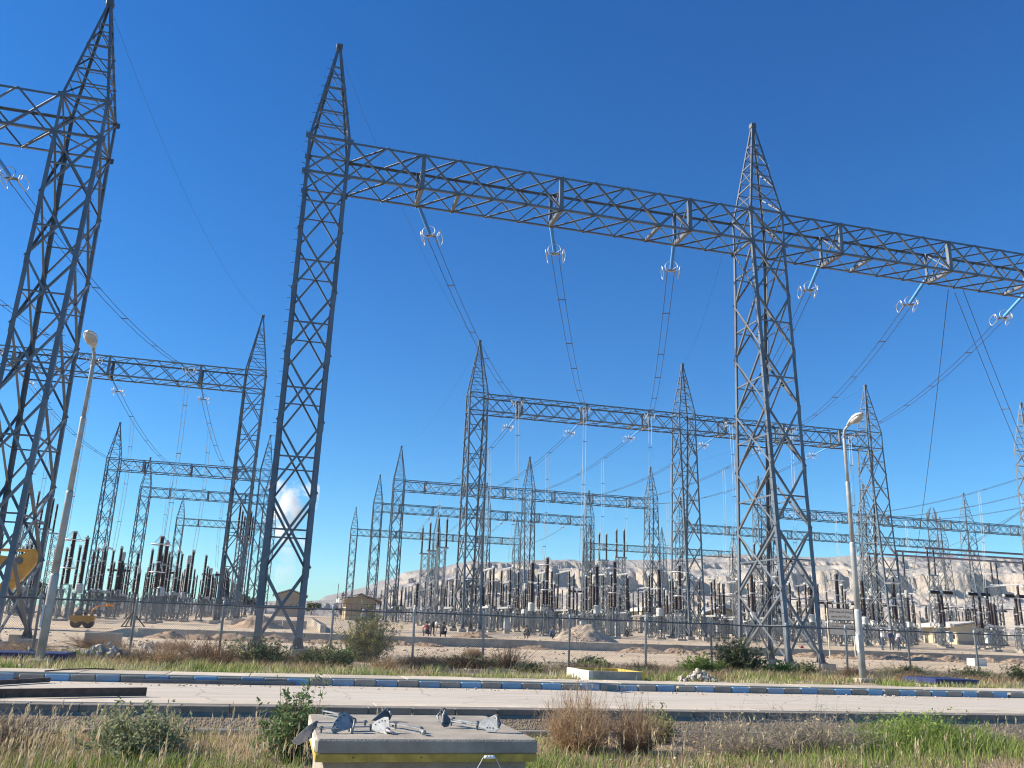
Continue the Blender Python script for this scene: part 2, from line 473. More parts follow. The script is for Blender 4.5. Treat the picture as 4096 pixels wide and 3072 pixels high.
ys = np.concatenate([np.array([-60, -20, 0, 6]), np.arange(9, 17.4, 0.2), [17.5, 17.58, 17.64, 18.5, 21, 24.6, 24.98, 25.02], np.arange(25.2, 64.2, 0.3), [64.3, 64.44, 64.46],
                     np.arange(64.6, 82, 0.3), np.arange(82, 130, 1.0), np.arange(130, 270, 4), [280, 320, 400, 600, 1000, 1500, 2200, 4000, 9000]])
xs = np.concatenate([[-7000, -3000, -1200, -500, -250, -150, -100, -70, -55, -45, -38], np.arange(-32, 75, 0.35), [76, 80, 86, 94, 105, 120, 145, 180, 240, 400, 800, 1600, 3500, 8000]])
X, Y = np.meshgrid(xs, ys)
Z = zg_np(X, Y)
near = (np.abs(X - 20) < 60) & (Y < 140)
bumps = (fbm(X * 0.9, Y * 0.9, 4) - 0.5) * 0.10 + (fbm(X * 0.13, Y * 0.13, 3) - 0.5) * 0.16
amp = np.where(Y < 17.4, 1.0, np.where(Y < 25.1, 0.0, np.where(Y < 36, 0.8, np.where(Y < WALL_Y, 0.55, 0.9))))
amp = amp * np.clip((np.abs(Y - WALL_Y) - 0.2) / 1.5, 0.1, 1)
Z = Z + np.where(near, bumps * amp, 0)
g_ = link('ground', grid_mesh('ground', X, Y, Z, [GROUND_MAT]))
tag(g_, 'sandy gravel and bare earth of the substation yard', 'ground', kind='structure')

# ------------------------------------------------------------------ road
m, t, p = nodes_of('pale_concrete', 0.9)
geo = t.nodes.new('ShaderNodeNewGeometry')
mp = t.nodes.new('ShaderNodeMapping'); mp.inputs['Scale'].default_value = (0.25, 2.2, 1)
t.links.new(geo.outputs['Position'], mp.inputs['Vector'])
n1 = nd(t, 'ShaderNodeTexNoise', Scale=1.0, Detail=6.0); t.links.new(mp.outputs[0], n1.inputs['Vector'])
n2 = nd(t, 'ShaderNodeTexNoise', Scale=14.0, Detail=8.0, Roughness=0.75); t.links.new(geo.outputs['Position'], n2.inputs['Vector'])
r1 = ramp(t, [(0.3, (0.48, 0.43, 0.355)), (0.7, (0.575, 0.53, 0.455))]); t.links.new(n1.outputs['Fac'], r1.inputs['Fac'])
r2_ = ramp(t, [(0.35, (0.84, 0.83, 0.82)), (0.65, (1.05, 1.04, 1.03))]); t.links.new(n2.outputs['Fac'], r2_.inputs['Fac'])
ml = nd(t, 'ShaderNodeMixRGB', blend_type='MULTIPLY'); ml.inputs['Fac'].default_value = 1
t.links.new(r1.outputs[0], ml.inputs[1]); t.links.new(r2_.outputs[0], ml.inputs[2]); # drifted sand along both edges, hairline cracks and darker patches
sx = t.nodes.new('ShaderNodeSeparateXYZ'); t.links.new(geo.outputs['Position'], sx.inputs[0])
ed = ramp(t, [(0.0, (1, 1, 1)), (0.16, (0.15, 0.15, 0.15)), (0.3, (0, 0, 0)), (0.78, (0, 0, 0)), (0.9, (0.25, 0.25, 0.25)), (1.0, (1, 1, 1))])
mr = nd(t, 'ShaderNodeMapRange'); mr.inputs['From Min'].default_value = 18.4; mr.inputs['From Max'].default_value = 23.5
t.links.new(sx.outputs['Y'], mr.inputs['Value']); t.links.new(mr.outputs[0], ed.inputs['Fac'])
n5 = nd(t, 'ShaderNodeTexNoise', Scale=1.3, Detail=6.0); t.links.new(geo.outputs['Position'], n5.inputs['Vector'])
r5 = ramp(t, [(0.38, (0, 0, 0)), (0.66, (1, 1, 1))]); t.links.new(n5.outputs['Fac'], r5.inputs['Fac'])
em = nd(t, 'ShaderNodeMixRGB', blend_type='MULTIPLY'); em.inputs['Fac'].default_value = 1; t.links.new(ed.outputs[0], em.inputs[1]); t.links.new(r5.outputs[0], em.inputs[2])
sd = nd(t, 'ShaderNodeMixRGB'); sd.inputs[2].default_value = (0.60, 0.49, 0.36, 1); t.links.new(em.outputs[0], sd.inputs['Fac']); t.links.new(ml.outputs[0], sd.inputs[1])
vc = nd(t, 'ShaderNodeTexVoronoi', feature='DISTANCE_TO_EDGE', Scale=0.42)
wv = nd(t, 'ShaderNodeVectorMath', operation='ADD'); ns = nd(t, 'ShaderNodeVectorMath', operation='SCALE'); ns.inputs['Scale'].default_value = 0.35
t.links.new(n5.outputs['Color'], ns.inputs[0]); t.links.new(geo.outputs['Position'], wv.inputs[0]); t.links.new(ns.outputs[0], wv.inputs[1]); t.links.new(wv.outputs[0], vc.inputs['Vector'])
rc = ramp(t, [(0.0, (0.55, 0.52, 0.48)), (0.012, (1, 1, 1))]); t.links.new(vc.outputs['Distance'], rc.inputs['Fac'])
cr_ = nd(t, 'ShaderNodeMixRGB', blend_type='MULTIPLY'); cr_.inputs['Fac'].default_value = .8; t.links.new(sd.outputs[0], cr_.inputs[1]); t.links.new(rc.outputs[0], cr_.inputs[2])
t.links.new(cr_.outputs[0], p.inputs['Base Color'])
b_ = nd(t, 'ShaderNodeBump', Strength=0.35, Distance=0.01); t.links.new(n2.outputs['Fac'], b_.inputs['Height']); t.links.new(b_.outputs[0], p.inputs['Normal'])
xr = np.arange(-60, 100.1, 1.0); yr = np.linspace(18.03, 23.47, 14)
X, Y = np.meshgrid(xr, yr)
road = link('road', grid_mesh('road', X, Y, -0.004 + (fbm(X * .5, Y * .8, 3) - .5) * 0.014, [m]))
tag(road, 'pale dusty concrete road between the two kerbs', 'road', kind='structure')

# far kerb: blue and grey blocks
fk = link('far_kerb', None); tag(fk, 'kerb of alternating blue and grey blocks along the far side of the road', 'kerb', kind='structure')
blk = MB().bevbox((0, 0, 0.03), (0.545, 0.15, 0.25), 0.018)
kerb_meshes = {k: blk.mesh('kerb_block', k) for k in ('kerb_blue', 'kerb_blue_worn', 'kerb_grey')}
i = 0; x = -16.28
rr = random.Random(3)
while x < 34:
    k = 'kerb_grey' if i % 2 else ('kerb_blue' if rr.random() < 0.55 else 'kerb_blue_worn')
    b = link('kerb_block', kerb_meshes[k], fk, (x + rr.uniform(-.006, .006), 23.565 + rr.uniform(-.014, .014), rr.uniform(-.012, .010)))
    b.rotation_euler = (rr.uniform(-.02, .02), rr.uniform(-.012, .012), rr.uniform(-.015, .015))
    if k != 'kerb_grey': b['label'] = 'kerb block painted blue' if k == 'kerb_blue' else 'blue kerb block with worn paint'
    x += 0.56; i += 1
    if i in (19, 49, 69): x += 0.09
# pavement slabs behind it
pv = link('pavement', None); tag(pv, 'narrow strip of pale paving slabs behind the painted kerb', 'pavement', kind='structure')
sl = MB().bevbox((0, 0, 0), (1.985, 1.42, 0.16), 0.012).mesh('paving_slab', 'pavement')
for i in range(26):
    s_ = link('paving_slab', sl, pv, (-15.6 + 2.0 * i, 24.43, 0.105 + rr.uniform(-.006, .006)))
    s_.rotation_euler = (rr.uniform(-.003, .003), rr.uniform(-.003, .003), 0)
# near kerb: dark retaining blocks with a pale top strip, and its footing
nk = link('near_kerb', None); tag(nk, 'tall weathered concrete kerb blocks holding up the near side of the road', 'kerb', kind='structure')
kb = MB().bevbox((0, 0, 0), (0.845, 0.36, 0.37), 0.012).mesh('kerb_block', 'kerb_dark')
for i in range(48):
    s_ = link('kerb_block', kb, nk, (-14.0 + 0.855 * i, 17.84 + rr.uniform(-.006, .006), -0.18 + rr.uniform(-.008, .004)))
    s_.rotation_euler = (0, 0, rr.uniform(-.006, .006))
es = MB().bevbox((0, 0, 0), (4.18, 0.58, 0.06), 0.008).mesh('edge_slab', 'pavement')
for i in range(11):
    link('edge_slab', es, nk, (-12.7 + 4.2 * i, 18.325, -0.02 + rr.uniform(-.004, .004)))
ft = MB().bevbox((6.5, 17.55, -0.46), (42, 0.34, 0.18), 0.02).build('footing', 'concrete', nk)

# ------------------------------------------------------------------ yard retaining wall
w = link('yard_wall', None); tag(w, 'long low concrete retaining wall across the yard behind the dirt piles', 'wall')
panel = MB().bevbox((0, 0, 0), (3.985, 0.22, 0.80), 0.015).mesh('wall_panel', 'concrete')
for i in range(24):
    link('wall_panel', panel, w, (-7.2 + 4.0 * i, WALL_Y + 0.12, 0.33 + rr.uniform(-.01, .01)))
# ------------------------------------------------------------------ mountains
def rock_mat(name, cliff, slope, top):
    m, t, p = nodes_of(name, 0.95)
    geo = t.nodes.new('ShaderNodeNewGeometry')
    sep = t.nodes.new('ShaderNodeSeparateXYZ'); t.links.new(geo.outputs['True Normal'], sep.inputs[0])
    n1 = nd(t, 'ShaderNodeTexNoise', Scale=0.012, Detail=10.0, Roughness=0.65); t.links.new(geo.outputs['Position'], n1.inputs['Vector'])
    st = t.nodes.new('ShaderNodeMapping'); st.inputs['Scale'].default_value = (0.004, 0.004, 0.09); t.links.new(geo.outputs['Position'], st.inputs['Vector'])
    n2 = nd(t, 'ShaderNodeTexNoise', Scale=1.0, Detail=6.0); t.links.new(st.outputs[0], n2.inputs['Vector'])
    r1 = ramp(t, [(0.35, tuple(c * 0.72 for c in slope)), (0.65, slope)]); t.links.new(n1.outputs['Fac'], r1.inputs['Fac'])
    r2_ = ramp(t, [(0.3, tuple(c * 0.78 for c in cliff)), (0.7, cliff)]); t.links.new(n2.outputs['Fac'], r2_.inputs['Fac'])
    sl_ = ramp(t, [(0.46, (1, 1, 1)), (0.70, (0, 0, 0))])
    t.links.new(sep.outputs['Z'], sl_.inputs['Fac'])
    mx = nd(t, 'ShaderNodeMixRGB'); t.links.new(sl_.outputs[0], mx.inputs['Fac']); t.links.new(r1.outputs[0], mx.inputs[1]); t.links.new(r2_.outputs[0], mx.inputs[2])
    t.links.new(mx.outputs[0], p.inputs['Base Color'])
    n4 = nd(t, 'ShaderNodeTexNoise', Scale=.045, Detail=8.0, Roughness=.7); t.links.new(geo.outputs['Position'], n4.inputs['Vector'])
    b_ = nd(t, 'ShaderNodeBump', Strength=1.0, Distance=22.0); t.links.new(n4.outputs['Fac'], b_.inputs['Height']); t.links.new(b_.outputs[0], p.inputs['Normal'])
    return m
ROCK = rock_mat('limestone', (0.66, 0.575, 0.48), (0.43, 0.405, 0.385), None)  # rock tones lightened to paint in haze that the volume leaves out
ROCK2 = rock_mat('far_rock', (0.44, 0.37, 0.31), (0.34, 0.31, 0.28), None)
prof = [(-400, 30), (150, 60), (289, 118), (329, 130), (342, 147), (456, 170), (546, 193), (575, 190), (674, 194), (733, 204), (837, 212), (1019, 221), (1177, 232), (1345, 251), (1430, 259), (1736, 272), (2117, 288), (2606, 313), (3300, 330), (4500, 320)]
xs = np.concatenate([np.linspace(-300, 2900, 900), np.linspace(2910, 4500, 60)]); vs_ = np.linspace(0, 1.35, 300)
X, V = np.meshgrid(xs, vs_)
Hr = np.interp(X, [q[0] for q in prof], [q[1] for q in prof])
sh = (ridged(X / 210.0, V * 3.0 + 4, 6) - 0.5) * 0.36 + (fbm(X / 600.0 + 3, V * 1.2, 4) - 0.5) * 0.26 + (ridged(X / 26.0, V * 1.5, 3) - .5) * .05
v2 = np.clip(V + sh * np.clip(1.15 - V, 0, 1) * np.clip(V * 4, 0, 1), 0, 1.35)
hp = np.interp(v2, [0, 0.12, 0.30, 0.315, 0.45, 0.56, 0.575, 0.72, 0.80, 0.812, 0.92, 1.0, 1.35], [0, 0.05, 0.17, 0.30, 0.36, 0.48, 0.70, 0.76, 0.82, 0.90, 0.955, 1.0, 0.93])
gul = (ridged(X / 90.0, V * 9.0, 5) - 0.5) * 0.10 + (ridged(X / 30.0 + 5, V * 14.0, 4) - 0.5) * 0.05 + (vnoise(X / 9.0, V * 60) - .5) * .018
nst = 9.0; hw = hp * nst + (fbm(X / 380.0, V * 1.5 + 2, 4) - .5) * 2.2; fr_ = hw - np.floor(hw); ter = (np.floor(hw) + sstep(.62, .90, fr_)) / nst - (hw - hp * nst) / nst
hp = hp * .35 + ter * .65
Zm = Hr * (hp + gul * np.clip(V * 3, 0, 1) * np.clip(1.1 - V, 0.15, 1)) + 2.0 - 8 * (V < 0.01)
Ym = 1150 + 1450 * V + (fbm(X / 300.0, V * 2, 3) - .5) * 160
mo = link('mountain_ridge', grid_mesh('mountain_ridge', X, Ym, Zm, [ROCK], smooth=False))
tag(mo, 'long pale limestone ridge with cliff bands behind the substation', 'mountain', kind='structure')
prof2 = [(-700, 0), (-100, 6), (89, 67), (175, 92), (279, 171), (414, 206), (550, 245), (635, 289), (766, 317), (938, 333), (1290, 367), (2500, 420), (4000, 430)]
xs = np.linspace(-700, 3200, 300); vs_ = np.linspace(0, 1.2, 70)
X, V = np.meshgrid(xs, vs_)
Hr = np.interp(X, [q[0] for q in prof2], [q[1] for q in prof2])
Zm = Hr * (np.interp(V, [0, 1, 1.2], [0, 1, .9]) + (ridged(X / 420.0 + V * 1.5, V * 2.5, 5) - .55) * 0.32 * np.clip(V * 3, 0, 1) * np.clip(1.05 - V, 0.0, 1)) - 5
fm = link('far_mountain', grid_mesh('far_mountain', X, 4800 + 1200 * V, Zm, [ROCK2]))
tag(fm, 'distant blue grey mountain falling away to the left', 'mountain', kind='structure')

# ------------------------------------------------------------------ lattice towers
FOOT, ZB, ZT, ZP = 0.34, 23.27, 25.29, 31.71       # heights above the local ground
AX0, AX1, BY0 = 0.99, 1.07, 2.40
NP = 7
def half(z):
    k = min(1, max(0, (z - FOOT) / (ZB - FOOT)))
    return AX0 + (AX1 - AX0) * k, BY0 + (AX1 - BY0) * k
def corner(sx, sy, z):
    a, b = half(z); return Vector((sx * a, sy * b, z))
def peak_corner(sx, sy, z):
    k = (z - ZT) / (ZP - 0.25 - ZT); w_ = AX1 + (0.11 - AX1) * k
    return Vector((sx * w_, sy * w_, z))
def tower_members():
    """list of (kind, p0, p1, size, thickness, n1, n2)"""
    M_ = []
    zs = [FOOT + (ZB - FOOT) * i / NP for i in range(NP + 1)]
    for sx in (-1, 1):
        for sy in (-1, 1):
            for i in range(NP):
                M_.append(('leg', corner(sx, sy, zs[i]), corner(sx, sy, zs[i + 1]), 0.215 - 0.006 * i, 0.024, (-sx, 0, 0), (0, -sy, 0)))
            M_.append(('leg', corner(sx, sy, ZB), corner(sx, sy, ZT), 0.14, 0.02, (-sx, 0, 0), (0, -sy, 0)))
            M_.append(('peak_leg', peak_corner(sx, sy, ZT), peak_corner(sx, sy, ZP - .25), 0.12, 0.02, (-sx, 0, 0), (0, -sy, 0)))
    # faces: (corner A sign, corner B sign, outward normal)
    faces = [((-1, -1), (1, -1), (0, -1, 0)), ((-1, 1), (1, 1), (0, 1, 0)), ((-1, -1), (-1, 1), (-1, 0, 0)), ((1, -1), (1, 1), (1, 0, 0))]
    for A, B, n in faces:
        inn = tuple(-q for q in n)
        off = Vector(n) * 0.012
        for i in range(NP):
            a0, a1 = corner(*A, zs[i]), corner(*A, zs[i + 1]); b0, b1 = corner(*B, zs[i]), corner(*B, zs[i + 1])
            s_ = 0.118 if i < 2 else 0.10
            M_.append(('brace', a0 + off, b1 + off, s_, 0.014, (0, 0, 1), inn))
            M_.append(('brace', b0 - off * 2, a1 - off * 2, s_, 0.014, (0, 0, 1), inn))
            k = 0.5; h0 = a0.lerp(a1, k); h1 = b0.lerp(b1, k)
            M_.append(('strut', h0 - off * 4, h1 - off * 4, 0.072, 0.01, (0, 0, 1), inn))
        a0, a1, b0, b1 = corner(*A, ZB), corner(*A, ZT), corner(*B, ZB), corner(*B, ZT)
        M_.append(('brace', a0 + off, b1 + off, 0.08, 0.014, (0, 0, 1), inn)); M_.append(('brace', b0 - off * 2, a1 - off * 2, 0.08, 0.014, (0, 0, 1), inn))
        M_.append(('strut', a0, b0, 0.11, 0.014, (0, 0, 1), inn)); M_.append(('strut', a1, b1, 0.11, 0.014, (0, 0, 1), inn))
        pz = [ZT, ZT + 1.75, ZT + 3.3, ZT + 4.75]
        for i in range(4):
            a0, b0 = peak_corner(*A, pz[i]), peak_corner(*B, pz[i])
            if i: M_.append(('strut', a0, b0, 0.07, 0.01, (0, 0, 1), inn))
            if i < 3:
                a1, b1 = peak_corner(*A, pz[i + 1]), peak_corner(*B, pz[i + 1])
                M_.append(('strut', a0.lerp(a1, .5), b0.lerp(b1, .5), 0.05, 0.008, (0, 0, 1), inn))
                if n[1] != 0: M_.append(('brace', b0, a1, 0.065, 0.01, (0, 0, 1), inn))
                else: M_.append(('brace', a0, b1, 0.065, 0.01, (0, 0, 1), inn))
    # plan bracing in the beam storey
    M_.append(('brace', corner(-1, -1, ZB), corner(1, 1, ZB), 0.08, 0.01, (0, 0, 1), (1, 0, 0)))
    M_.append(('brace', corner(-1, -1, ZT), corner(1, 1, ZT), 0.08, 0.01, (0, 0, 1), (1, 0, 0)))
    return M_
TM = tower_members()
foot_mesh = MB().bevbox((0, 0, 0), (0.82, 0.82, 0.62), 0.03).mesh('footing', 'concrete')
base_mb = MB().bevbox((0, 0, 0.03), (0.46, 0.46, 0.05), 0.008)
for sx in (-1, 1):
    base_mb.prism([(-.2, 0), (.2, 0), (.1, .42), (-.1, .42)], 0.03, Matrix.Translation((0, .0, .05)) @ Matrix.Rotation(math.pi / 2, 4, 'X') @ Matrix.Translation((0, 0, sx * .1)))
    base_mb.prism([(-.2, 0), (.2, 0), (.1, .42), (-.1, .42)], 0.03, Matrix.Translation((0, .0, .05)) @ Matrix.Rotation(math.pi / 2, 4, 'Z') @ Matrix.Rotation(math.pi / 2, 4, 'X') @ Matrix.Translation((0, 0, sx * .1)))
base_mesh = base_mb.mesh('base_plate', 'galvanised_dark')
cap_mb = MB().bevbox((0, 0, ZP - 0.16), (0.34, 0.34, 0.30), 0.02)
cap_mb.box((0.1, 0, ZP + 0.03), (0.10, 0.06, 0.12))
cap_mesh = cap_mb.mesh('peak_cap', 'galvanised_dark')
gus = MB()
for z in (ZB, ZT):
    for sx in (-1, 1):
        for sy in (-1, 1):
            c = corner(sx, sy, z)
            gus.box((c.x - sx * .03, c.y + sy * .016, c.z), (0.34, 0.018, 0.30))
            gus.box((c.x + sx * .016, c.y - sy * .08, c.z), (0.018, 0.22, 0.26))
for i in range(1, NP):
    z = FOOT + (ZB - FOOT) * i / NP
    for sx in (-1, 1):
        for sy in (-1, 1):
            c = corner(sx, sy, z)
            gus.box((c.x - sx * 0.075, c.y + sy * .014, c.z - .16), (0.19, 0.012, 0.42))
gus_mesh = gus.mesh('gusset_plates', 'galvanised')
def bolts(sx, sy):
    b = MB(); z = 2.6
    while z < ZP - 1:
        c = corner(sx, sy, z) if z < ZT else peak_corner(sx, sy, z)
        b.bar(c, c + Vector((sx * 0.19, 0, 0)), 0.02, 0.02); z += 0.62
    return b.mesh('step_bolts', 'galvanised_dark')
far_parts = []
_br = MB()
_legs = {}
for kind, p0, p1, s_, th, n1, n2 in TM:
    if kind in ('leg', 'peak_leg'):
        key = (p0.x > 0, p0.y > 0)
        _legs.setdefault(key, MB()).angle(p0, p1, s_ * 1.0, th, n1, n2)
    else: _br.angle(p0, p1, s_ * .95, th, n1, n2)
FAR_BR = _br.mesh('bracing', 'galvanised_far'); FAR_LEG = [q.mesh('leg', 'galvanised_far') for q in _legs.values()]
near_meshes = []
for kind, p0, p1, s_, th, n1, n2 in TM:
    near_meshes.append((kind, MB().angle(p0, p1, s_, th, n1, n2).mesh(kind, 'galvanised')))
BOLT = {s: bolts(s, -1) for s in (-1, 1)}
def tower(label, x, y, near=False, bolt_side=-1, group=None):
    z = zg(x, y)
    t_ = thing('lattice_tower', label, 'tower', (x, y, z), 0, group)
    for sx in (-1, 1):
        for sy in (-1, 1):
            link('footing', foot_mesh, t_, (sx * AX0, sy * BY0, FOOT - 0.35))
            link('base_plate', base_mesh, t_, (sx * (AX0 - .1), sy * (BY0 - .1), FOOT - 0.04))
    link('peak_cap', cap_mesh, t_)
    if near:
        for kind, me in near_meshes: link(kind, me, t_)
        tag(link('gusset_plates', gus_mesh, t_), kind='stuff')
        tag(link('step_bolts', BOLT[bolt_side], t_), kind='stuff')
    else:
        for me in FAR_LEG: link('leg', me, t_)
        tag(link('bracing', FAR_BR, t_), kind='stuff')
    return t_

# ------------------------------------------------------------------ lattice beams
def beam_members(L, n=12):
    M_ = []
    w_ = AX1; zb, zt = 0.0, ZT - ZB
    X_ = [L * i / n for i in range(n + 1)]
    for sy in (-1, 1):
        for z in (zb, zt):
            M_.append(('chord', Vector((0, sy * w_, z)), Vector((L, sy * w_, z)), 0.12, 0.016, (0, -sy, 0), (0, 0, 1 if z == zb else -1)))
    for i in range(n):
        for sy in (-1, 1):
            o = Vector((0, sy * 0.012, 0))
            M_.append(('brace', Vector((X_[i], sy * w_, zt)) + o, Vector((X_[i + 1], sy * w_, zb)) + o, 0.095, 0.012, (0, 0, 1), (0, -sy, 0)))
            M_.append(('brace', Vector((X_[i], sy * w_, zb)) - o * 2, Vector((X_[i + 1], sy * w_, zt)) - o * 2, 0.07, 0.012, (0, 0, 1), (0, -sy, 0)))
        for z in (zb, zt):
            M_.append(('plan_brace', Vector((X_[i], w_, z)), Vector((X_[i + 1], -w_, z)), 0.072, 0.01, (0, 0, -1), (-1, 0, 0)))
    for k in (2, 6, 10):
        for sy in (-1, 1):
            M_.append(('channel', Vector((X_[k] - .1, sy * (w_ - .02), zb)), Vector((X_[k] - .1, sy * (w_ - .02), zt)), 0.22, 0.03, (1, 0, 0), (0, -sy, 0)))
        M_.append(('channel', Vector((X_[k] - .1, -w_, zb)), Vector((X_[k] - .1, w_, zb)), 0.22, 0.03, (1, 0, 0), (0, 0, 1)))
        M_.append(('brace', Vector((X_[k], -w_, zt)), Vector((X_[k], w_, zb)), 0.07, 0.01, (1, 0, 0), (0, 0, 1)))
        M_.append(('brace', Vector((X_[k] + .02, w_, zt)), Vector((X_[k] + .02, -w_, zb)), 0.07, 0.01, (1, 0, 0), (0, 0, 1)))
    for k in (3, 9):
        M_.append(('channel', Vector((X_[k], -w_, zb)), Vector((X_[k], w_, zb)), 0.17, 0.03, (1, 0, 0), (0, 0, 1)))
    return M_
_bcache = {}
def beam(label, x0, x1, y, near=False, group=None):
    L = x1 - x0 - 2 * AX1
    z = zg((x0 + x1) / 2, y) + ZB
    b = thing('lattice_beam', label, 'beam', (x0 + AX1, y, z), 0, group)
    key = (round(L, 2), near)
    if key not in _bcache:
        ms = beam_members(L)
        if near: _bcache[key] = [(k, MB().angle(a, c, s_, th, n1, n2).mesh(k, 'galvanised')) for k, a, c, s_, th, n1, n2 in ms]
        else:
            ch = [(k, MB().angle(a, c, s_ * 1.15, th, n1, n2).mesh(k, 'galvanised_far')) for k, a, c, s_, th, n1, n2 in ms if k in ('chord', 'channel')]
            br = MB()
            for k, a, c, s_, th, n1, n2 in ms:
                if k not in ('chord', 'channel'): br.angle(a, c, s_ * .95, th, n1, n2)
            _bcache[key] = ch + [('bracing', br.mesh('bracing', 'galvanised_far'))]
    for k, me in _bcache[key]:
        o = link(k, me, b)
        if k == 'bracing': o['kind'] = 'stuff'
    return b

RA, RB, RC, RD, RE = 41.07, 89.8, 157.0, 193.7, 260.0
tower('tall near lattice tower at the left edge behind the left lamp post', -11.6, RA, True, 1)
tower('tall near lattice tower left of centre, at the left end of the long near beam', 0.0, RA, True, -1)
tower('tall near lattice tower on the right, carrying beams on both sides', 25.0, RA, True, -1)
tower('near lattice tower beyond the right edge of the picture', 50.0, RA, False)
tower('near lattice tower beyond the left edge of the picture', -36.6, RA, False)
beam('long near lattice beam spanning between the two near towers', 0, 25, RA, True)
beam('near lattice beam running off the right edge of the picture', 25, 50, RA, True)
beam('near lattice beam running off the left edge of the picture', -36.6, -11.6, RA, True)
XS_L = [-30.2, -5.0]; XS_C = [18.7, 43.6, 68.8]; XS_R = [92.7, 117.6, 143.2]
posn = {0: 'left', 1: 'middle', 2: 'right'}
rows = [('second', RB), ('third', RC), ('fourth', RD), ('farthest', RE)]
for rn, y in rows:
    XL = [-33.0, -5.0] if y == RB else XS_L
    for i, x in enumerate(XL):
        tower(f'{"left" if i == 0 else "right"} lattice tower of the {rn} row in the left yard', x, y)
    beam(f'lattice beam of the {rn} row in the left yard', XL[0], XL[1], y)
    for i, x in enumerate(XS_C):
        tower(f'{posn[i]} lattice tower of the {rn} row in the centre yard', x, y)
    for i in (0, 1):
        beam(f'{"left" if i == 0 else "right"} lattice beam of the {rn} row in the centre yard', XS_C[i], XS_C[i + 1], y)
    if y == RB:
        tower('lattice tower at the right edge of the picture, second row', 92.7, y)
        tower('lattice tower beyond the right edge, second row', 117.6, y)
        beam('lattice beam beyond the right edge, second row', 92.7, 117.6, y)
    else:
        for i, x in enumerate(XS_R):
            tower(f'{posn[i]} lattice tower of the {rn} row in the right yard', x, y)
        for i in (0, 1):
            beam(f'{"left" if i == 0 else "right"} lattice beam of the {rn} row in the right yard', XS_R[i], XS_R[i + 1], y)
for k, (x, y) in enumerate(((168.2, RC), (168.2, RD))):
    tower(f'lattice tower at the far right of the {"third" if k == 0 else "fourth"} row', x, y)
    beam(f'far right lattice beam of the {"third" if k == 0 else "fourth"} row', 143.2, 168.2, y)

# wide-headed transmission pylon behind the right yard
def pylon(x, y, label, h=34):
    t_ = thing('transmission_pylon', label, 'pylon', (x, y, zg(x, y)), .9); t_.scale = (1.28, 1.28, 1.28)
    legs = [MB() for _ in range(4)]; br = MB(); arm = MB()
    def cn(sx, sy, z):
        w_ = 3.4 - 2.3 * min(1, z / 22.0); w_ = max(w_, 1.1); return Vector((sx * w_, sy * w_, z))
    zz = [0, 6, 11.5, 16, 19.5, 22, 24.5, 27]
    for i in range(len(zz) - 1):
        for q, (sx, sy) in enumerate(((-1, -1), (1, -1), (1, 1), (-1, 1))):
            legs[q].angle(cn(sx, sy, zz[i]), cn(sx, sy, zz[i + 1]), .16, .03, (-sx, 0, 0), (0, -sy, 0))
        sg = ((-1, -1), (1, -1), (1, 1), (-1, 1))
        for q in range(4):
            A, B = sg[q], sg[(q + 1) % 4]
            br.bar(cn(*A, zz[i]), cn(*B, zz[i + 1]), .08); br.bar(cn(*B, zz[i]), cn(*A, zz[i + 1]), .08); br.bar(cn(*A, zz[i + 1]), cn(*B, zz[i + 1]), .08)
    for s in (-1, 1):
        for sy in (-1, 1):
            tip = Vector((s * 7.5, sy * .3, 31.0))
            arm.bar((s * 1.1, sy * 1.1, 27), tip, .12); arm.bar((s * 1.1, sy * 1.1, 30.4), tip, .10)
            arm.bar((s * 1.1, sy * 1.1, 27), (s * 1.1, sy * 1.1, 30.6), .12)
            for k in (0.25, 0.5, 0.75):
                a = Vector((s * 1.1, sy * 1.1, 27)).lerp(tip, k); b = Vector((s * 1.1, sy * 1.1, 30.4)).lerp(tip, k)
                arm.bar(a, b, .07); arm.bar(Vector((s * 1.1, sy * 1.1, 27)).lerp(tip, k - .25), b, .07)
    arm.bar((-1.1, -1.1, 30.5), (1.1, -1.1, 30.5), .1); arm.bar((-1.1, 1.1, 30.5), (1.1, 1.1, 30.5), .1)
    for q in legs: q.build('leg', 'galvanised_far', t_)
    tag(br.build('bracing', 'galvanised_far', t_), kind='stuff'); arm.build('cross_arm', 'galvanised_far', t_)
pylon(201, 235, 'wide-headed transmission pylon rising behind the right yard')
pylon(250, 420, 'smaller far transmission pylon right of the right yard')
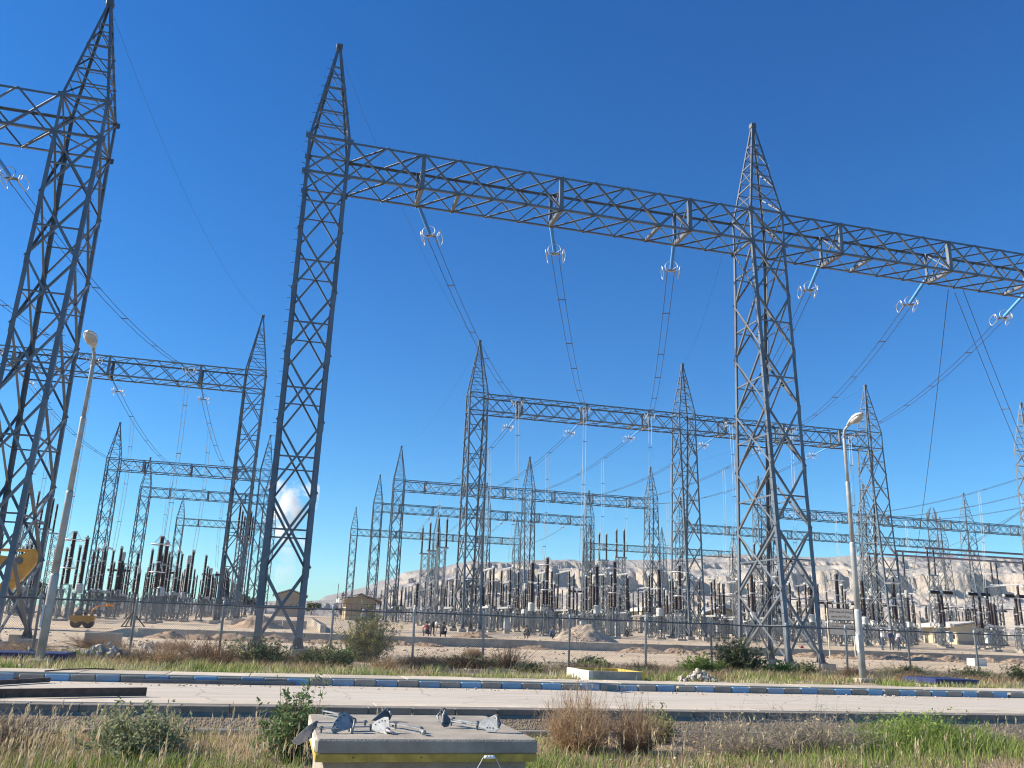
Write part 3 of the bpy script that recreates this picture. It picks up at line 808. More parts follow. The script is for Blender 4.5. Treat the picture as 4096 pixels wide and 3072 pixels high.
# ------------------------------------------------------------------ insulator strings and conductors
def shed_profile(z0, z1, r_core, r_shed, n):
    pr = []
    for i in range(n):
        a = z0 + (z1 - z0) * i / n; d = (z1 - z0) / n
        pr += [(r_core, a), (r_core, a + d * .35), (r_shed, a + d * .55), (r_shed * .96, a + d * .62), (r_core, a + d * .98)]
    return pr + [(r_core, z1)]
ROT_X = Matrix.Rotation(math.pi / 2, 4, 'Y')      # +Z -> +X
SLEN = 3.45
def string_meshes(n, sides, ring_n):
    rod = MB().lathe(shed_profile(0.35, SLEN, 0.055, 0.105, n), sides, M=ROT_X).mesh('insulator_rod', 'blue_silicone', True)
    fit = MB().tube([(0, 0, 0), (0.36, 0, 0)], 0.035, 6); fit.tube([(SLEN, 0, 0), (SLEN + .22, 0, 0)], 0.04, 6)
    fit = fit.mesh('end_fitting', 'fitting_steel')
    yoke = MB().prism([(-.09, -.28), (.10, -.30), (.10, .30), (-.09, .28)], 0.05, Matrix.Translation((SLEN + .27, 0, 0)))
    yoke.tube([(SLEN + .3, -.23, 0), (SLEN + 1.0, -.23, 0)], 0.035, 6); yoke.tube([(SLEN + .3, .23, 0), (SLEN + 1.0, .23, 0)], 0.035, 6)
    yoke = yoke.mesh('yoke_plate', 'dark_steel')
    c = MB().tube([(SLEN - .22, .38 * math.cos(a), .38 * math.sin(a)) for a in [2 * math.pi * k / ring_n for k in range(ring_n)]], 0.024, 6, closed=True)
    c.tube([(SLEN - .22, 0.37, 0), (SLEN + .2, 0.05, 0)], .015, 4); c.tube([(SLEN - .22, -0.37, 0), (SLEN + .2, -0.05, 0)], .015, 4)
    c = c.mesh('corona_ring', 'aluminium', True)
    loops = []
    for s in (-1, 1):
        path = []
        for k in range(ring_n):
            a = 2 * math.pi * k / ring_n
            path.append((SLEN + .55 + (.34 if math.cos(a) > 0 else -.34) * 1.0 + .22 * math.cos(a), s * (.52 + .06 * math.sin(a)), .26 * math.sin(a)))
        l = MB().tube(path, 0.024, 6, closed=True)
        l.tube([(SLEN + .28, s * .28, 0), (SLEN + .3, s * .50, 0.02), (SLEN + .2, s * .54, .2)], .018, 4)
        loops.append(l.mesh('corona_ring', 'aluminium', True))
    return rod, fit, yoke, c, loops
STR_NEAR = string_meshes(38, 12, 20); STR_FAR = string_meshes(12, 6, 10)
def orient(d):
    x = Vector(d).normalized(); y = Vector((0, 0, 1)).cross(x).normalized(); z = x.cross(y)
    return Matrix((x, y, z)).transposed()
def string(label, p, d, near=False, group=None):
    s = thing('insulator_string', label, 'insulator', p, 0, group)
    s.rotation_euler = orient(d).to_euler()
    rod, fit, yoke, c, loops = STR_NEAR if near else STR_FAR
    link('insulator_rod', rod, s); link('end_fitting', fit, s); link('yoke_plate', yoke, s); link('corona_ring', c, s)
    for l in loops: link('corona_ring', l, s)
    return s
def catenary(a, b, sag, n=22):
    a = Vector(a); b = Vector(b)
    return [a.lerp(b, k / n) - Vector((0, 0, 4 * sag * (k / n) * (1 - k / n))) for k in range(n + 1)]
def twin(name, label, path, r=0.018, gap=0.22, spacers=4, group=None, cat='cable', material='conductor', sides=5):
    t_ = thing(name, label, cat, tuple(path[0]), 0, group)
    P0 = path[0]
    h = (path[-1] - path[0]); side = Vector((h.y, -h.x, 0))
    side = side.normalized() if side.length > 0.3 else Vector((1, 0, 0))
    for s in (-1, 1):
        MB().tube([p - P0 + side * s * gap for p in path], r, sides).build('wire', material, t_)
    for k in range(1, spacers + 1):
        i = int(len(path) * k / (spacers + 1)); q = path[i] - P0
        MB().bar(q - side * (gap + .05), q + side * (gap + .05), .06, .05).build('spacer', 'dark_steel', t_)
    return t_
def single(name, label, path, r, group=None, material='conductor', cat='cable', sides=5):
    P0 = Vector(path[0])
    o = MB().tube([Vector(p) - P0 for p in path], r, sides).build(name, material, None, loc=tuple(P0))
    return tag(o, label, cat, group)
def node_x(x0, x1): return [x0 + AX1 + (x1 - x0 - 2 * AX1) * k / 12 for k in (2, 6, 10)]
def span_line(nm, xa0, xa1, ya, xb0, xb1, yb, za, zb_, sag, near, phases=(0, 1, 2), lastname=''):
    A = node_x(xa0, xa1); B = node_x(xb0, xb1)
    ends = []
    for k in phases:
        a = Vector((A[k], ya + AX1, za)); b = Vector((B[k], yb - AX1, zb_))
        path = catenary(a, b, sag, 60)
        # leave room for the strings at both ends
        L = (b - a).length; i0 = max(1, round(60 * SLEN / L)); i1 = 60 - i0
        da = path[i0] - a; db = path[i1] - b
        w_ = posn[k]
        string(f'{w_} blue insulator string, far side of {nm[0]}', a, da, near)
        string(f'{w_} blue insulator string, near side of {nm[1]}', b, db, False)
        pa = a + da.normalized() * (SLEN + .95); pb = b + db.normalized() * (SLEN + .95)
        twin('twin_conductor', f'{w_} twin conductor from {nm[0]} to {nm[1]}', [pa] + path[i0 + 2:i1 - 1:2] + [pb], 0.02 if near else 0.024, 0.22, 5)
        ends.append((pa, pb, path))
    return ends
def zrow(x, y): return zg(x, y) + ZB
E1 = span_line(('long near beam', 'left centre second-row beam'), 0, 25, RA, 18.7, 43.6, RB, zrow(10, RA) + .45, zrow(30, RB) + .9, 1.75, True)
E2 = span_line(('near beam at right', 'right centre second-row beam'), 25, 50, RA, 43.6, 68.8, RB, zrow(40, RA) + .45, zrow(50, RB) + .9, 1.75, True)
E0 = span_line(('near beam at the left edge', 'left yard second-row beam'), -36.6, -11.6, RA, -33.0, -5.0, RB, zrow(-20, RA) + .45, zrow(-20, RB) + .9, 1.75, True)
F1 = span_line(('left centre second-row beam', 'left centre third-row beam'), 18.7, 43.6, RB, 18.7, 43.6, RC, zrow(30, RB) + .3, zrow(30, RC) + .9, 2.6, False)
F2 = span_line(('right centre second-row beam', 'right centre third-row beam'), 43.6, 68.8, RB, 43.6, 68.8, RC, zrow(50, RB) + .3, zrow(50, RC) + .9, 2.6, False)
F0 = span_line(('left yard second-row beam', 'left yard third-row beam'), -33.0, -5, RB, -30.2, -5, RC, zrow(-20, RB) + .3, zrow(-20, RC) + .9, 2.6, False)
F3 = span_line(('off-frame second-row beam', 'right yard third-row beam'), 92.7, 117.6, RB, 92.7, 117.6, RC, zrow(100, RB) + .3, zrow(100, RC) + .9, 2.6, False)
G1 = span_line(('left centre fourth-row beam', 'left centre fifth-row beam'), 18.7, 43.6, RD, 18.7, 43.6, RE, zrow(30, RD) + .3, zrow(30, RE) + .9, 2.6, False)
G2 = span_line(('right centre fourth-row beam', 'right centre fifth-row beam'), 43.6, 68.8, RD, 43.6, 68.8, RE, zrow(50, RD) + .3, zrow(50, RE) + .9, 2.6, False)
# droppers hanging straight down to the equipment
def drop(label, p, q, bow=0.0, group=None, material='aluminium_tube'):
    p = Vector(p); q = Vector(q)
    path = [p.lerp(q, k / 14) + Vector((bow * math.sin(math.pi * k / 14), 0, 0)) for k in range(15)]
    twin('dropper_cable', label, path, 0.026, 0.16, 3, group, material=material)
for nm, EE in (('left centre', E1), ('right centre', E2), ('left yard', E0)):
    for k, (pa, pb, path) in enumerate(EE):
        drop(f'{posn[k]} pale twin dropper before the {nm} second-row beam', pb, (pb.x, 85.5, zg(pb.x, 85.5) + 7.3), 0.35 if k == 0 else 0.1)
for nm, FF in (('left centre', F1), ('right centre', F2), ('left yard', F0), ('right yard', F3)):
    for k, (pa, pb, path) in enumerate(FF):
        q = min(path, key=lambda v: abs(v.y - 103.5)); 
        drop(f'{posn[k]} twin dropper behind the {nm} second-row beam', q, (q.x, 105.0, zg(q.x, 105) + 7.2), 0.25)
        q = min(path, key=lambda v: abs(v.y - 139.0))
        drop(f'{posn[k]} twin dropper before the {nm} third-row beam', q, (q.x, 138.0, zg(q.x, 138) + 7.2), -0.3)
# thin lines from the near beam at right
single('thin_cable', 'thin single cable slanting down from the near beam at right', catenary((39.0, 42.1, 23.2), (65.5, 80, 9.0), 0.6), 0.022)
twin('dropper_cable', 'thin twin cable slanting from the near beam down to the right edge', catenary((39.8, 42.1, 23.2), (71.5, 66, 10.0), 0.9), 0.02, 0.25, 2)
# earth wires between peaks
for lab, a, b in (('far left', (-11.6, RA), (-5.0, RB)), ('centre', (0.0, RA), (18.7, RB)), ('right', (25.0, RA), (43.6, RB)), ('rear left', (-5.0, RB), (-5.0, RC)), ('rear centre', (18.7, RB), (18.7, RC)), ('rear right', (68.8, RB), (68.8, RC))):
    single('earth_wire', f'thin earth wire between tower peaks, {lab} span', catenary((*a, zg(*a) + ZP - .3), (*b, zg(*b) + ZP - .3), 2.2, 30), 0.008)
# conductors crossing the sky at the far right
for k in range(4):
    y0 = 132 + 9 * k
    single('line_conductor', f'{ORD[k]} highest of the reddish line conductors crossing the sky at the right edge', catenary((92.7 + 26 + 3 * k, y0 - 26, 27.5 - 1.5 * k), (205, 262, 30 - 2.2 * k), 3.5, 30), 0.035, 'line conductors at right')

# ------------------------------------------------------------------ substation equipment prototypes
def lattice_stand(mb, w_, h, x=0, y=0, s=0.068, panels=3, z0=0.0, top=True):
    for sx in (-1, 1):
        for sy in (-1, 1):
            mb.bar((x + sx * w_ / 2, y + sy * w_ / 2, z0), (x + sx * w_ / 2, y + sy * w_ / 2, z0 + h), s)
    c = [(-1, -1), (1, -1), (1, 1), (-1, 1)]
    for i in range(panels):
        a = z0 + h * i / panels; b = z0 + h * (i + 1) / panels
        for q in range(4):
            A, B = c[q], c[(q + 1) % 4]
            pa = (x + A[0] * w_ / 2, y + A[1] * w_ / 2); pb = (x + B[0] * w_ / 2, y + B[1] * w_ / 2)
            mb.bar((*pa, a), (*pb, b), s * .55); mb.bar((*pb, a), (*pa, b), s * .55)
    if top: mb.box((x, y, z0 + h + .02), (w_ + .1, w_ + .1, .06))
    return mb
def insul(z0, z1, r0, r1, n=12, sides=10, x=0, y=0):
    pr = []
    for i in range(n):
        k = i / n; ri = r0 + (r1 - r0) * k; a = z0 + (z1 - z0) * k; d = (z1 - z0) / n
        pr += [(ri * .8, a), (ri, a + d * .5), (ri * .98, a + d * .62), (ri * .8, a + d * .97)]
    return MB().lathe(pr + [(r1 * .8, z1)], sides, (x, y, 0))
def flange(z, r, h=.16, x=0, y=0, sides=10): return MB().lathe([(r * .8, z - h / 2), (r, z - h / 2), (r, z - h * .2), (r * .75, z), (r, z + h * .2), (r, z + h / 2), (r * .8, z + h / 2)], sides, (x, y, 0))
def pads(mb, w_, x=0, y=0):
    return mb.box((x, y, 0.04), (w_ + .3, w_ + .3, .26))
PROTO = {}
def proto(kind):
    parts = []
    if kind == 'voltage_transformer':
        parts.append(('plinth', pads(MB(), .7), 'concrete')); parts.append(('stand', lattice_stand(MB(), .72, 2.0, z0=.18), 'galvanised_far'))
        parts.append(('base_tank', MB().lathe([(.30, 2.28), (.34, 2.32), (.34, 3.0), (.30, 3.1), (.22, 3.14)], 12), 'tank_paint'))
        parts.append(('insulator', insul(3.14, 5.02, .23, .21), 'porcelain')); parts.append(('flange', flange(5.1, .26), 'flange'))
        parts.append(('insulator', insul(5.18, 7.0, .22, .20), 'porcelain'))
        parts.append(('cap', MB().lathe([(.16, 7.0), (.25, 7.04), (.25, 7.14), (.10, 7.2), (.10, 7.35), (.03, 7.36)], 10), 'flange'))
    elif kind == 'surge_arrester':
        parts.append(('plinth', pads(MB(), .7), 'concrete')); parts.append(('stand', lattice_stand(MB(), .7, 2.7, z0=.18), 'galvanised_far'))
        z = 2.98
        for i in range(2):
            parts.append(('insulator', insul(z, z + 2.05, .21, .19), 'porcelain')); z += 2.05
            if i < 1: parts.append(('flange', flange(z + .07, .22), 'flange')); z += .14
        parts.append(('cap', MB().lathe([(.15, z), (.22, z + .03), (.22, z + .12), (.05, z + .16)], 10), 'flange'))
        for zr, R_ in ((z - .62, .80), (z - 2.95, .60)):
            r = MB().tube([(R_ * math.cos(a), R_ * math.sin(a), zr) for a in [2 * math.pi * k / 18 for k in range(18)]], .045, 6, closed=True)
            for k in range(4):
                a = math.pi / 4 + k * math.pi / 2; r.tube([(R_ * math.cos(a), R_ * math.sin(a), zr), (.2 * math.cos(a), .2 * math.sin(a), zr + .72)], .022, 4)
            parts.append(('grading_ring', r, 'aluminium_tube'))
    elif kind == 'current_transformer':
        parts.append(('plinth', pads(MB(), .8), 'concrete')); parts.append(('stand', lattice_stand(MB(), .75, 2.0, z0=.18), 'galvanised_far'))
        parts.append(('base_tank', MB().bevbox((0, 0, 2.62), (.62, .62, .72), .06), 'tank_paint'))
        parts.append(('insulator', insul(2.98, 6.1, .27, .20, 16), 'porcelain'))
        parts.append(('head', MB().lathe([(.20, 6.1), (.25, 6.2), (.27, 6.75), (.27, 7.0), (.18, 7.08)], 12), 'head_grey'))
        parts.append(('terminal_bar', MB().tube([(0, -.75, 6.35), (0, .75, 6.35)], .04, 6), 'aluminium_tube'))
    elif kind == 'disconnector':
        for yq in (-1.8, 1.8):
            parts.append(('plinth', pads(MB(), .6, 0, yq), 'concrete')); parts.append(('stand', lattice_stand(MB(), .6, 2.25, 0, yq, z0=.18), 'galvanised_far'))
        for xq in (-.18, .18): parts.append(('frame_channel', MB().box((xq, 0, 2.62), (.10, 5.2, .2)), 'flange'))
        for y in (-2.15, 2.15):
            z = 2.9
            parts.append(('bearing', MB().lathe([(.2, 2.75), (.2, 2.82), (.12, 2.9)], 8, (0, y, 0)), 'flange'))
            for i in range(3):
                parts.append(('insulator', insul(z, z + 1.22, .155 - .01 * i, .145 - .01 * i, 8, 8, 0, y), 'porcelain')); z += 1.22
                parts.append(('flange', flange(z + .05, .17, .14, 0, y, 8), 'flange')); z += .1
        zt_ = z
        arm = MB().tube([(0, -2.15, zt_ + .1), (0, 1.6, zt_ + .14)], .055, 6); arm.tube([(0.0, -2.9, zt_ + .08), (0, 2.8, zt_ - .02)], .05, 6)
        parts.append(('contact_arm', arm, 'aluminium_tube'))
        r = MB().tube([(.0, -2.9 + .28 * math.cos(a), zt_ + .08 + .28 * math.sin(a)) for a in [2 * math.pi * k / 12 for k in range(12)]], .03, 5, closed=True)
        parts.append(('corona_ring', r, 'aluminium_tube'))
        parts.append(('drive_cabinet', MB().bevbox((.45, -1.8, 1.2), (.4, .5, .8), .02), 'tank_paint'))
    elif kind == 'post_insulator':
        parts.append(('plinth', pads(MB(), .6), 'concrete')); parts.append(('stand', lattice_stand(MB(), .55, 2.5, z0=.18), 'galvanised_far'))
        z = 2.76
        for i in range(3):
            parts.append(('insulator', insul(z, z + 1.25, .15, .14, 8, 8), 'porcelain')); z += 1.25; parts.append(('flange', flange(z + .05, .17, .13, sides=8), 'flange')); z += .1
        parts.append(('clamp', MB().box((0, 0, z + .06), (.16, .5, .16)), 'aluminium_tube'))
    elif kind == 'circuit_breaker':
        parts.append(('plinth', pads(MB(), .9), 'concrete')); parts.append(('stand', lattice_stand(MB(), .8, 2.1, z0=.18), 'galvanised_far'))
        z = 2.4
        for i in range(2):
            parts.append(('insulator', insul(z, z + 1.75, .20, .18, 11), 'porcelain')); z += 1.75; parts.append(('flange', flange(z + .06, .22, .16), 'flange')); z += .12
        parts.append(('gear_housing', MB().bevbox((0, 0, z + .16), (.34, .5, .34), .05), 'flange'))
        for s in (-1, 1):
            M_ = Matrix.Translation((s * .22, 0, z + .2)) @ Matrix.Rotation(s * math.pi / 2, 4, 'Y')
            parts.append(('interrupter', MB().lathe(shed_profile(0, 1.35, .15, .21, 9), 10, M=M_), 'porcelain'))
            parts.append(('end_cap', MB().lathe([(.2, 1.35), (.2, 1.5), (.08, 1.55)], 10, M=M_), 'flange'))
        parts.append(('drive_cabinet', MB().bevbox((.0, -.7, 1.3), (.6, .5, 1.2), .02), 'tank_paint'))
    elif kind == 'bus_support':
        parts.append(('plinth', pads(MB(), 1.1), 'concrete')); parts.append(('lattice_column', lattice_stand(MB(), 1.0, 9.75, z0=.18, s=.085, panels=9, top=False), 'galvanised_far'))
        parts.append(('top_plate', MB().box((0, 0, 10.03), (1.75, .5, .2)), 'flange'))
        for x in (-.55, .55):
            z = 10.13
            for i in range(2):
                parts.append(('insulator', insul(z, z + 1.72, .155, .145, 11, 8, x), 'porcelain')); z += 1.72; parts.append(('flange', flange(z + .05, .17, .14, x, 0, 8), 'flange')); z += .1
            parts.append(('clamp', MB().box((x, 0, z + .05), (.14, .34, .2)), 'flange'))
    root_parts = [(n_, mb.mesh(n_, m_, m_ in ('porcelain',)), m_) for n_, mb, m_ in parts]
    PROTO[kind] = root_parts
    return root_parts
NICE = {'voltage_transformer': 'brown voltage transformer on pale tank', 'surge_arrester': 'brown surge arrester with grading rings',
        'current_transformer': 'grey-headed brown current transformer', 'disconnector': 'two-post disconnector with pale arm',
        'post_insulator': 'brown post insulator', 'circuit_breaker': 'dark T-shaped circuit breaker', 'bus_support': 'tall lattice bus support'}
CATS = {'voltage_transformer': 'transformer', 'surge_arrester': 'arrester', 'current_transformer': 'transformer', 'disconnector': 'disconnector', 'post_insulator': 'insulator', 'circuit_breaker': 'circuit breaker', 'bus_support': 'bus support'}
def equip(kind, x, y, label, rz=0.0, group=None):
    pr = PROTO.get(kind) or proto(kind)
    e = thing(kind, label, CATS[kind], (x, y, zg(x, y)), rz, group)
    for n_, me, m_ in pr: link(n_, me, e)
    return e
BAYS = [('left yard', -17.6), ('left centre bay', 31.3), ('right centre bay', 56.2), ('first right bay', 105.2), ('second right bay', 130.4), ('third right bay', 155.6)]
ROWS = [(80.5, 'surge_arrester', 0), (85.5, 'voltage_transformer', 0), (96.5, 'disconnector', 0), (105.0, 'current_transformer', 1), (131.5, 'disconnector', 0), (138.0, 'current_transformer', 0), (144.5, 'circuit_breaker', 0), (150.5, 'disconnector', 0),
        (165.0, 'voltage_transformer', 0), (173.0, 'disconnector', 0), (181.0, 'post_insulator', 0), (187.0, 'current_transformer', 0), (203.0, 'disconnector', 0), (214.0, 'post_insulator', 0), (226.0, 'current_transformer', 0)]
jr = random.Random(21)
for bn, bx in BAYS:
    for ri, (y, kind, ex) in enumerate(ROWS):
        if y > 190 and 'right bay' in bn: continue
        if bn == 'third right bay' and y < 130: continue
        for k in range(3):
            x = bx + (k - 1) * 6.9
            equip(kind, x + jr.uniform(-.12, .12), y + jr.uniform(-.15, .15), f'{NICE[kind]}, {posn[k]} one in {ORD[ri]} row, {bn}', jr.uniform(-.03, .03) + (math.pi / 2 if kind == 'circuit_breaker' and 'centre' in bn and jr.random() < .3 else 0))
# extra units in front of the right yard
for bn, bx in BAYS[3:5]:
    for k in range(3):
        x = bx + (k - 1) * 6.9
        equip('circuit_breaker', x - 2.0, 91.5 + jr.uniform(-.2, .2), f'{NICE["circuit_breaker"]}, {posn[k]} one beside the second row of the {bn}')
        equip('disconnector', x + 1.5, 74.5, f'{NICE["disconnector"]}, {posn[k]} one at the very front of the {bn}')
        equip('post_insulator', x + 2.6, 87.0 + jr.uniform(-.2, .2), f'{NICE["post_insulator"]}, {posn[k]} one among the front rows of the {bn}')
for r_, (y, kind) in enumerate(((72.0, 'post_insulator'), (99.5, 'disconnector'), (102.5, 'post_insulator'), (108.0, 'current_transformer'), (127.8, 'post_insulator'))):
    for bn, bx in BAYS[3:5]:
        for k in range(3):
            x = bx + (k - 1) * 6.9 + (3.3 if r_ % 2 else -3.0)
            equip(kind, x + jr.uniform(-.3, .3), y + jr.uniform(-.3, .3), f'{NICE[kind]}, {posn[k]} of the {ORD[r_]} in-between row, {bn}')
for r_, (y, kind) in enumerate(((79.0, 'disconnector'), (88.0, 'circuit_breaker'), (95.0, 'post_insulator'), (101.0, 'current_transformer'), (108.5, 'disconnector'), (132.0, 'post_insulator'), (140.0, 'disconnector'))):
    for k in range(3):
        equip(kind, 81.0 + (k - 1) * 5.4 + jr.uniform(-.2, .2), y + jr.uniform(-.2, .2), f'{NICE[kind]}, {posn[k]} of the {ORD[r_]} row between centre and right yards')
for r_, (y, kind, dx) in enumerate(((91.8, 'post_insulator', 1.7), (93.6, 'post_insulator', -2.2), (100.5, 'disconnector', -1.4), (128.3, 'post_insulator', 2.0), (134.6, 'disconnector', 2.6), (141.0, 'post_insulator', -2.4), (147.5, 'current_transformer', 2.2), (153.8, 'post_insulator', -1.5), (169.0, 'post_insulator', 2.4), (177.0, 'disconnector', -2.4))):
    for bn, bx in BAYS[:3]:
        for k in range(3):
            equip(kind, bx + (k - 1) * 6.9 + dx + jr.uniform(-.25, .25), y + jr.uniform(-.25, .25), f'{NICE[kind]}, {posn[k]} of the {ORD[r_]} in-between row, {bn}', jr.uniform(-.05, .05))
# lower disconnectors, set closer together, in the middle rows
for bn, bx in BAYS[:3]:
    for k in range(3):
        x = bx + (k - 1) * 6.9
        equip('post_insulator', x + 2.3, 99.5 + jr.uniform(-.3, .3), f'{NICE["post_insulator"]}, {posn[k]} one beside the disconnectors of the {bn}')
        equip('post_insulator', x - 2.4, 101.5 + jr.uniform(-.3, .3), f'{NICE["post_insulator"]}, {posn[k]} one behind the disconnectors of the {bn}')
BUSY = (111.4, 118.2, 125.0)
for nm, x in (('left yard, left side', -29.5), ('left yard, right side', -5.6), ('centre yard, left side', 19.4), ('centre yard, middle', 44.2), ('centre yard, right side', 69.2), ('right yard, left side', 94.4), ('right yard, middle', 118.6), ('right yard, right side', 143.5)):
    for k, y in enumerate(BUSY):
        equip('bus_support', x, y, f'{NICE["bus_support"]}, {("front", "middle", "rear")[k]} one in the {nm}')
for k, y in enumerate(BUSY):
    single('bus_tube', f'dark rigid bus tube on tall supports at right, {("nearest", "middle", "farthest")[k]} of three', [(93.4, y, zg(100, y) + 14.05), (119, y, zg(100, y) + 14.05), (172, y, zg(100, y) + 14.05)], 0.16, None, 'bus_tube', 'busbar', 8)
# low tubular buses seen behind the centre yard
for k in range(3):
    single('bus_tube', f'long thin low bus tube behind the right centre bay, {("top", "middle", "bottom")[k]} of three', [(70.5 + 3 * k, 176 - 5 * k, 9.9 - .25 * k), (190, 176 - 5 * k, 9.9 - .25 * k)], 0.11, None, 'bus_tube', 'busbar', 6)
    for q in range(5):
        x = 76 + 3 * k + 24 * q
        equip('post_insulator', x, 176 - 5 * k, f'{NICE["post_insulator"]} under the {("top", "middle", "bottom")[k]} low bus tube, {ORD[q]} from the left')
# pale tubes linking the front equipment of the right bays
for bn, bx in BAYS[3:5]:
    for k in range(3):
        x = bx + (k - 1) * 6.9
        single('link_tube', f'pale connecting tube above the front equipment, {posn[k]} one in the {bn}', [(x + 1.5, 72.5, zg(100, 74) + 6.98), (x + 1.2, 84.5, zg(100, 80) + 7.02)], .06, None, 'aluminium_tube', 'busbar', 6)
    single('link_tube', f'long pale cross tube above the front rows of the {bn}', [(bx - 9.5, 78.2, zg(100, 78) + 6.6), (bx + 9.5, 78.2, zg(100, 78) + 6.6)], .07, None, 'aluminium_tube', 'busbar', 6)
# kiosks
KI = MB().bevbox((0, 0, .95), (.6, .42, 1.1), .02).mesh('cabinet_body', 'cabinet'); KD = MB().box((0, -.222, .95), (.5, .02, .95)).mesh('cabinet_door', 'cabinet')
KH = MB().box((.18, -.245, .95), (.03, .03, .18)).mesh('handle', 'black'); KL = MB().box((0, 0, .2), (.55, .38, .4)).mesh('plinth', 'concrete')
for i, (x, y) in enumerate([(48.6, 67.0), (29.0, 83.0), (22.5, 88), (36.2, 92), (51.0, 90), (60.5, 84), (-13.6, 92), (-21.0, 99), (98, 88), (112, 92), (70.5, 98), (41, 108)]):
    k_ = thing('marshalling_kiosk', 'white control cabinet beside the safety sign' if i == 0 else f'small white control cabinet, {ORD[i]} of those scattered among the equipment', 'cabinet', (x, y, zg(x, y)))
    link('cabinet_body', KI, k_); link('plinth', KL, k_); d_ = link('cabinet_door', KD, k_); link('handle', KH, d_)
# ------------------------------------------------------------------ chain-link fence
FY = 34.5; FZ0, FZ1 = 0.12, 2.03
fence = thing('chain_link_fence', 'chain-link fence with grey steel posts and top rail along the yard', 'fence', (0, FY, 0))
post_x = [-18.0, -14.8, -11.5, -8.25, -5.1, -2.05, 1.95, 5.1, 7.9, 11.45, 14.8, 17.8, 21.45, 24.35, 27.6, 31.25, 34.6, 38.0]
pm = MB().lathe([(.046, -.3), (.046, 1.98), (.056, 2.0), (.058, 2.06), (.035, 2.09), (.005, 2.1)], 10).mesh('post', 'lamp_pole', True)
prr = random.Random(9)
for x in post_x:
    o = link('post', pm, fence, (x, 0, FZ0 - 0.02)); o.rotation_euler = (prr.uniform(-.02, .02), prr.uniform(-.02, .02), 0)
for a, b in zip(post_x[:-1], post_x[1:]):
    MB().tube([(a, 0, FZ1), ((a + b) / 2, 0, FZ1 - prr.uniform(.0, .03)), (b, 0, FZ1)], .03, 6).build('top_rail', 'galvanised_dark', fence)
wm = MB()
def wire(p, q, r=.0025):
    d = (Vector(q) - Vector(p)).normalized(); u = d.cross(Vector((0, 1, 0))).normalized() * r; w_ = Vector((0, r, 0))
    P = [Vector(p) + u + w_ * .5, Vector(p) - u + w_ * .5, Vector(p) - w_]; Q = [Vector(q) + u + w_ * .5, Vector(q) - u + w_ * .5, Vector(q) - w_]
    wm.add(P + Q, [(0, 1, 4, 3), (1, 2, 5, 4), (2, 0, 3, 5)])
hh = FZ1 - FZ0 - .05; x = post_x[0]
while x < post_x[-1]:
    yo = .03 + .025 * math.sin(x * .9)
    wire((x, yo, FZ0), (x + hh, yo, FZ0 + hh)); wire((x + hh, yo + .004, FZ0), (x, yo + .004, FZ0 + hh)); x += 0.078
tag(wm.build('wire_mesh', 'galvanised_dark', fence), kind='stuff')

# ------------------------------------------------------------------ street lamps
def lamp(label, x, y, lean):
    L = thing('street_lamp', label, 'street lamp', (x, y, 0.10)); L.rotation_euler = (0, lean, 0)
    MB().bevbox((0, 0, .05), (.55, .55, .22), .03).build('base_block', 'concrete', L)
    secs = [(0.0, 2.55, .125), (2.5, 5.0, .105), (4.95, 7.3, .083), (7.25, 9.0, .062)]
    for a, b, r in secs:
        MB().lathe([(r, a), (r, b - .06), (r * .97, b), (r * .8, b + .01)], 14).build('pole_section', 'lamp_pole', L, True)
    MB().box((-.115, -.06, 1.35), (.06, .10, .62)).build('service_door', 'lamp_head', L)
    MB().tube([(0, 0, 8.9), (0, -.02, 9.22), (0, -.10, 9.36), (0, -.34, 9.46)], [.058, .055, .05, .045], 10).build('arm', 'lamp_pole', L, True)
    h = MB()
    Mh = Matrix.Translation((0, -.28, 9.46)) @ Matrix.Rotation(math.radians(-16), 4, 'X') @ Matrix.Scale(1.12, 4)
    ring = []
    for i, (yy, wv, hv) in enumerate([(0, .06, .05), (-.12, .09, .075), (-.3, .15, .12), (-.5, .185, .15), (-.68, .175, .13), (-.8, .12, .08), (-.86, .03, .03)]):
        for k in range(12):
            a = 2 * math.pi * k / 12; zz = math.sin(a) * hv
            if zz < 0: zz *= .35
            ring.append(Mh @ Vector((math.cos(a) * wv, yy, zz)))
    fs = [(r * 12 + k, r * 12 + (k + 1) % 12, r * 12 + 12 + (k + 1) % 12, r * 12 + 12 + k) for r in range(6) for k in range(12)]
    h.add(ring, fs); hd = h.build('lamp_head', 'lamp_head', L, True)
    g = MB(); ring = []
    for i, (yy, wv, hv) in enumerate([(-.24, .03, .01), (-.3, .12, .07), (-.46, .16, .12), (-.64, .15, .11), (-.76, .10, .06), (-.8, .02, .01)]):
        for k in range(12):
            a = 2 * math.pi * k / 12; zz = math.sin(a) * hv
            if zz > 0: zz *= .1
            ring.append(Mh @ Vector((math.cos(a) * wv, yy, zz - .03)))
    fs = [(r * 12 + k, r * 12 + (k + 1) % 12, r * 12 + 12 + (k + 1) % 12, r * 12 + 12 + k) for r in range(5) for k in range(12)]
    g.add(ring, fs).build('lens', 'lamp_glass', hd, True)
lamp('stepped grey street lamp on the left, in front of the near tower', -6.55, 28.3, 0.004)
lamp('stepped grey street lamp on the right, beside the safety sign', 20.58, 28.3, -0.004)

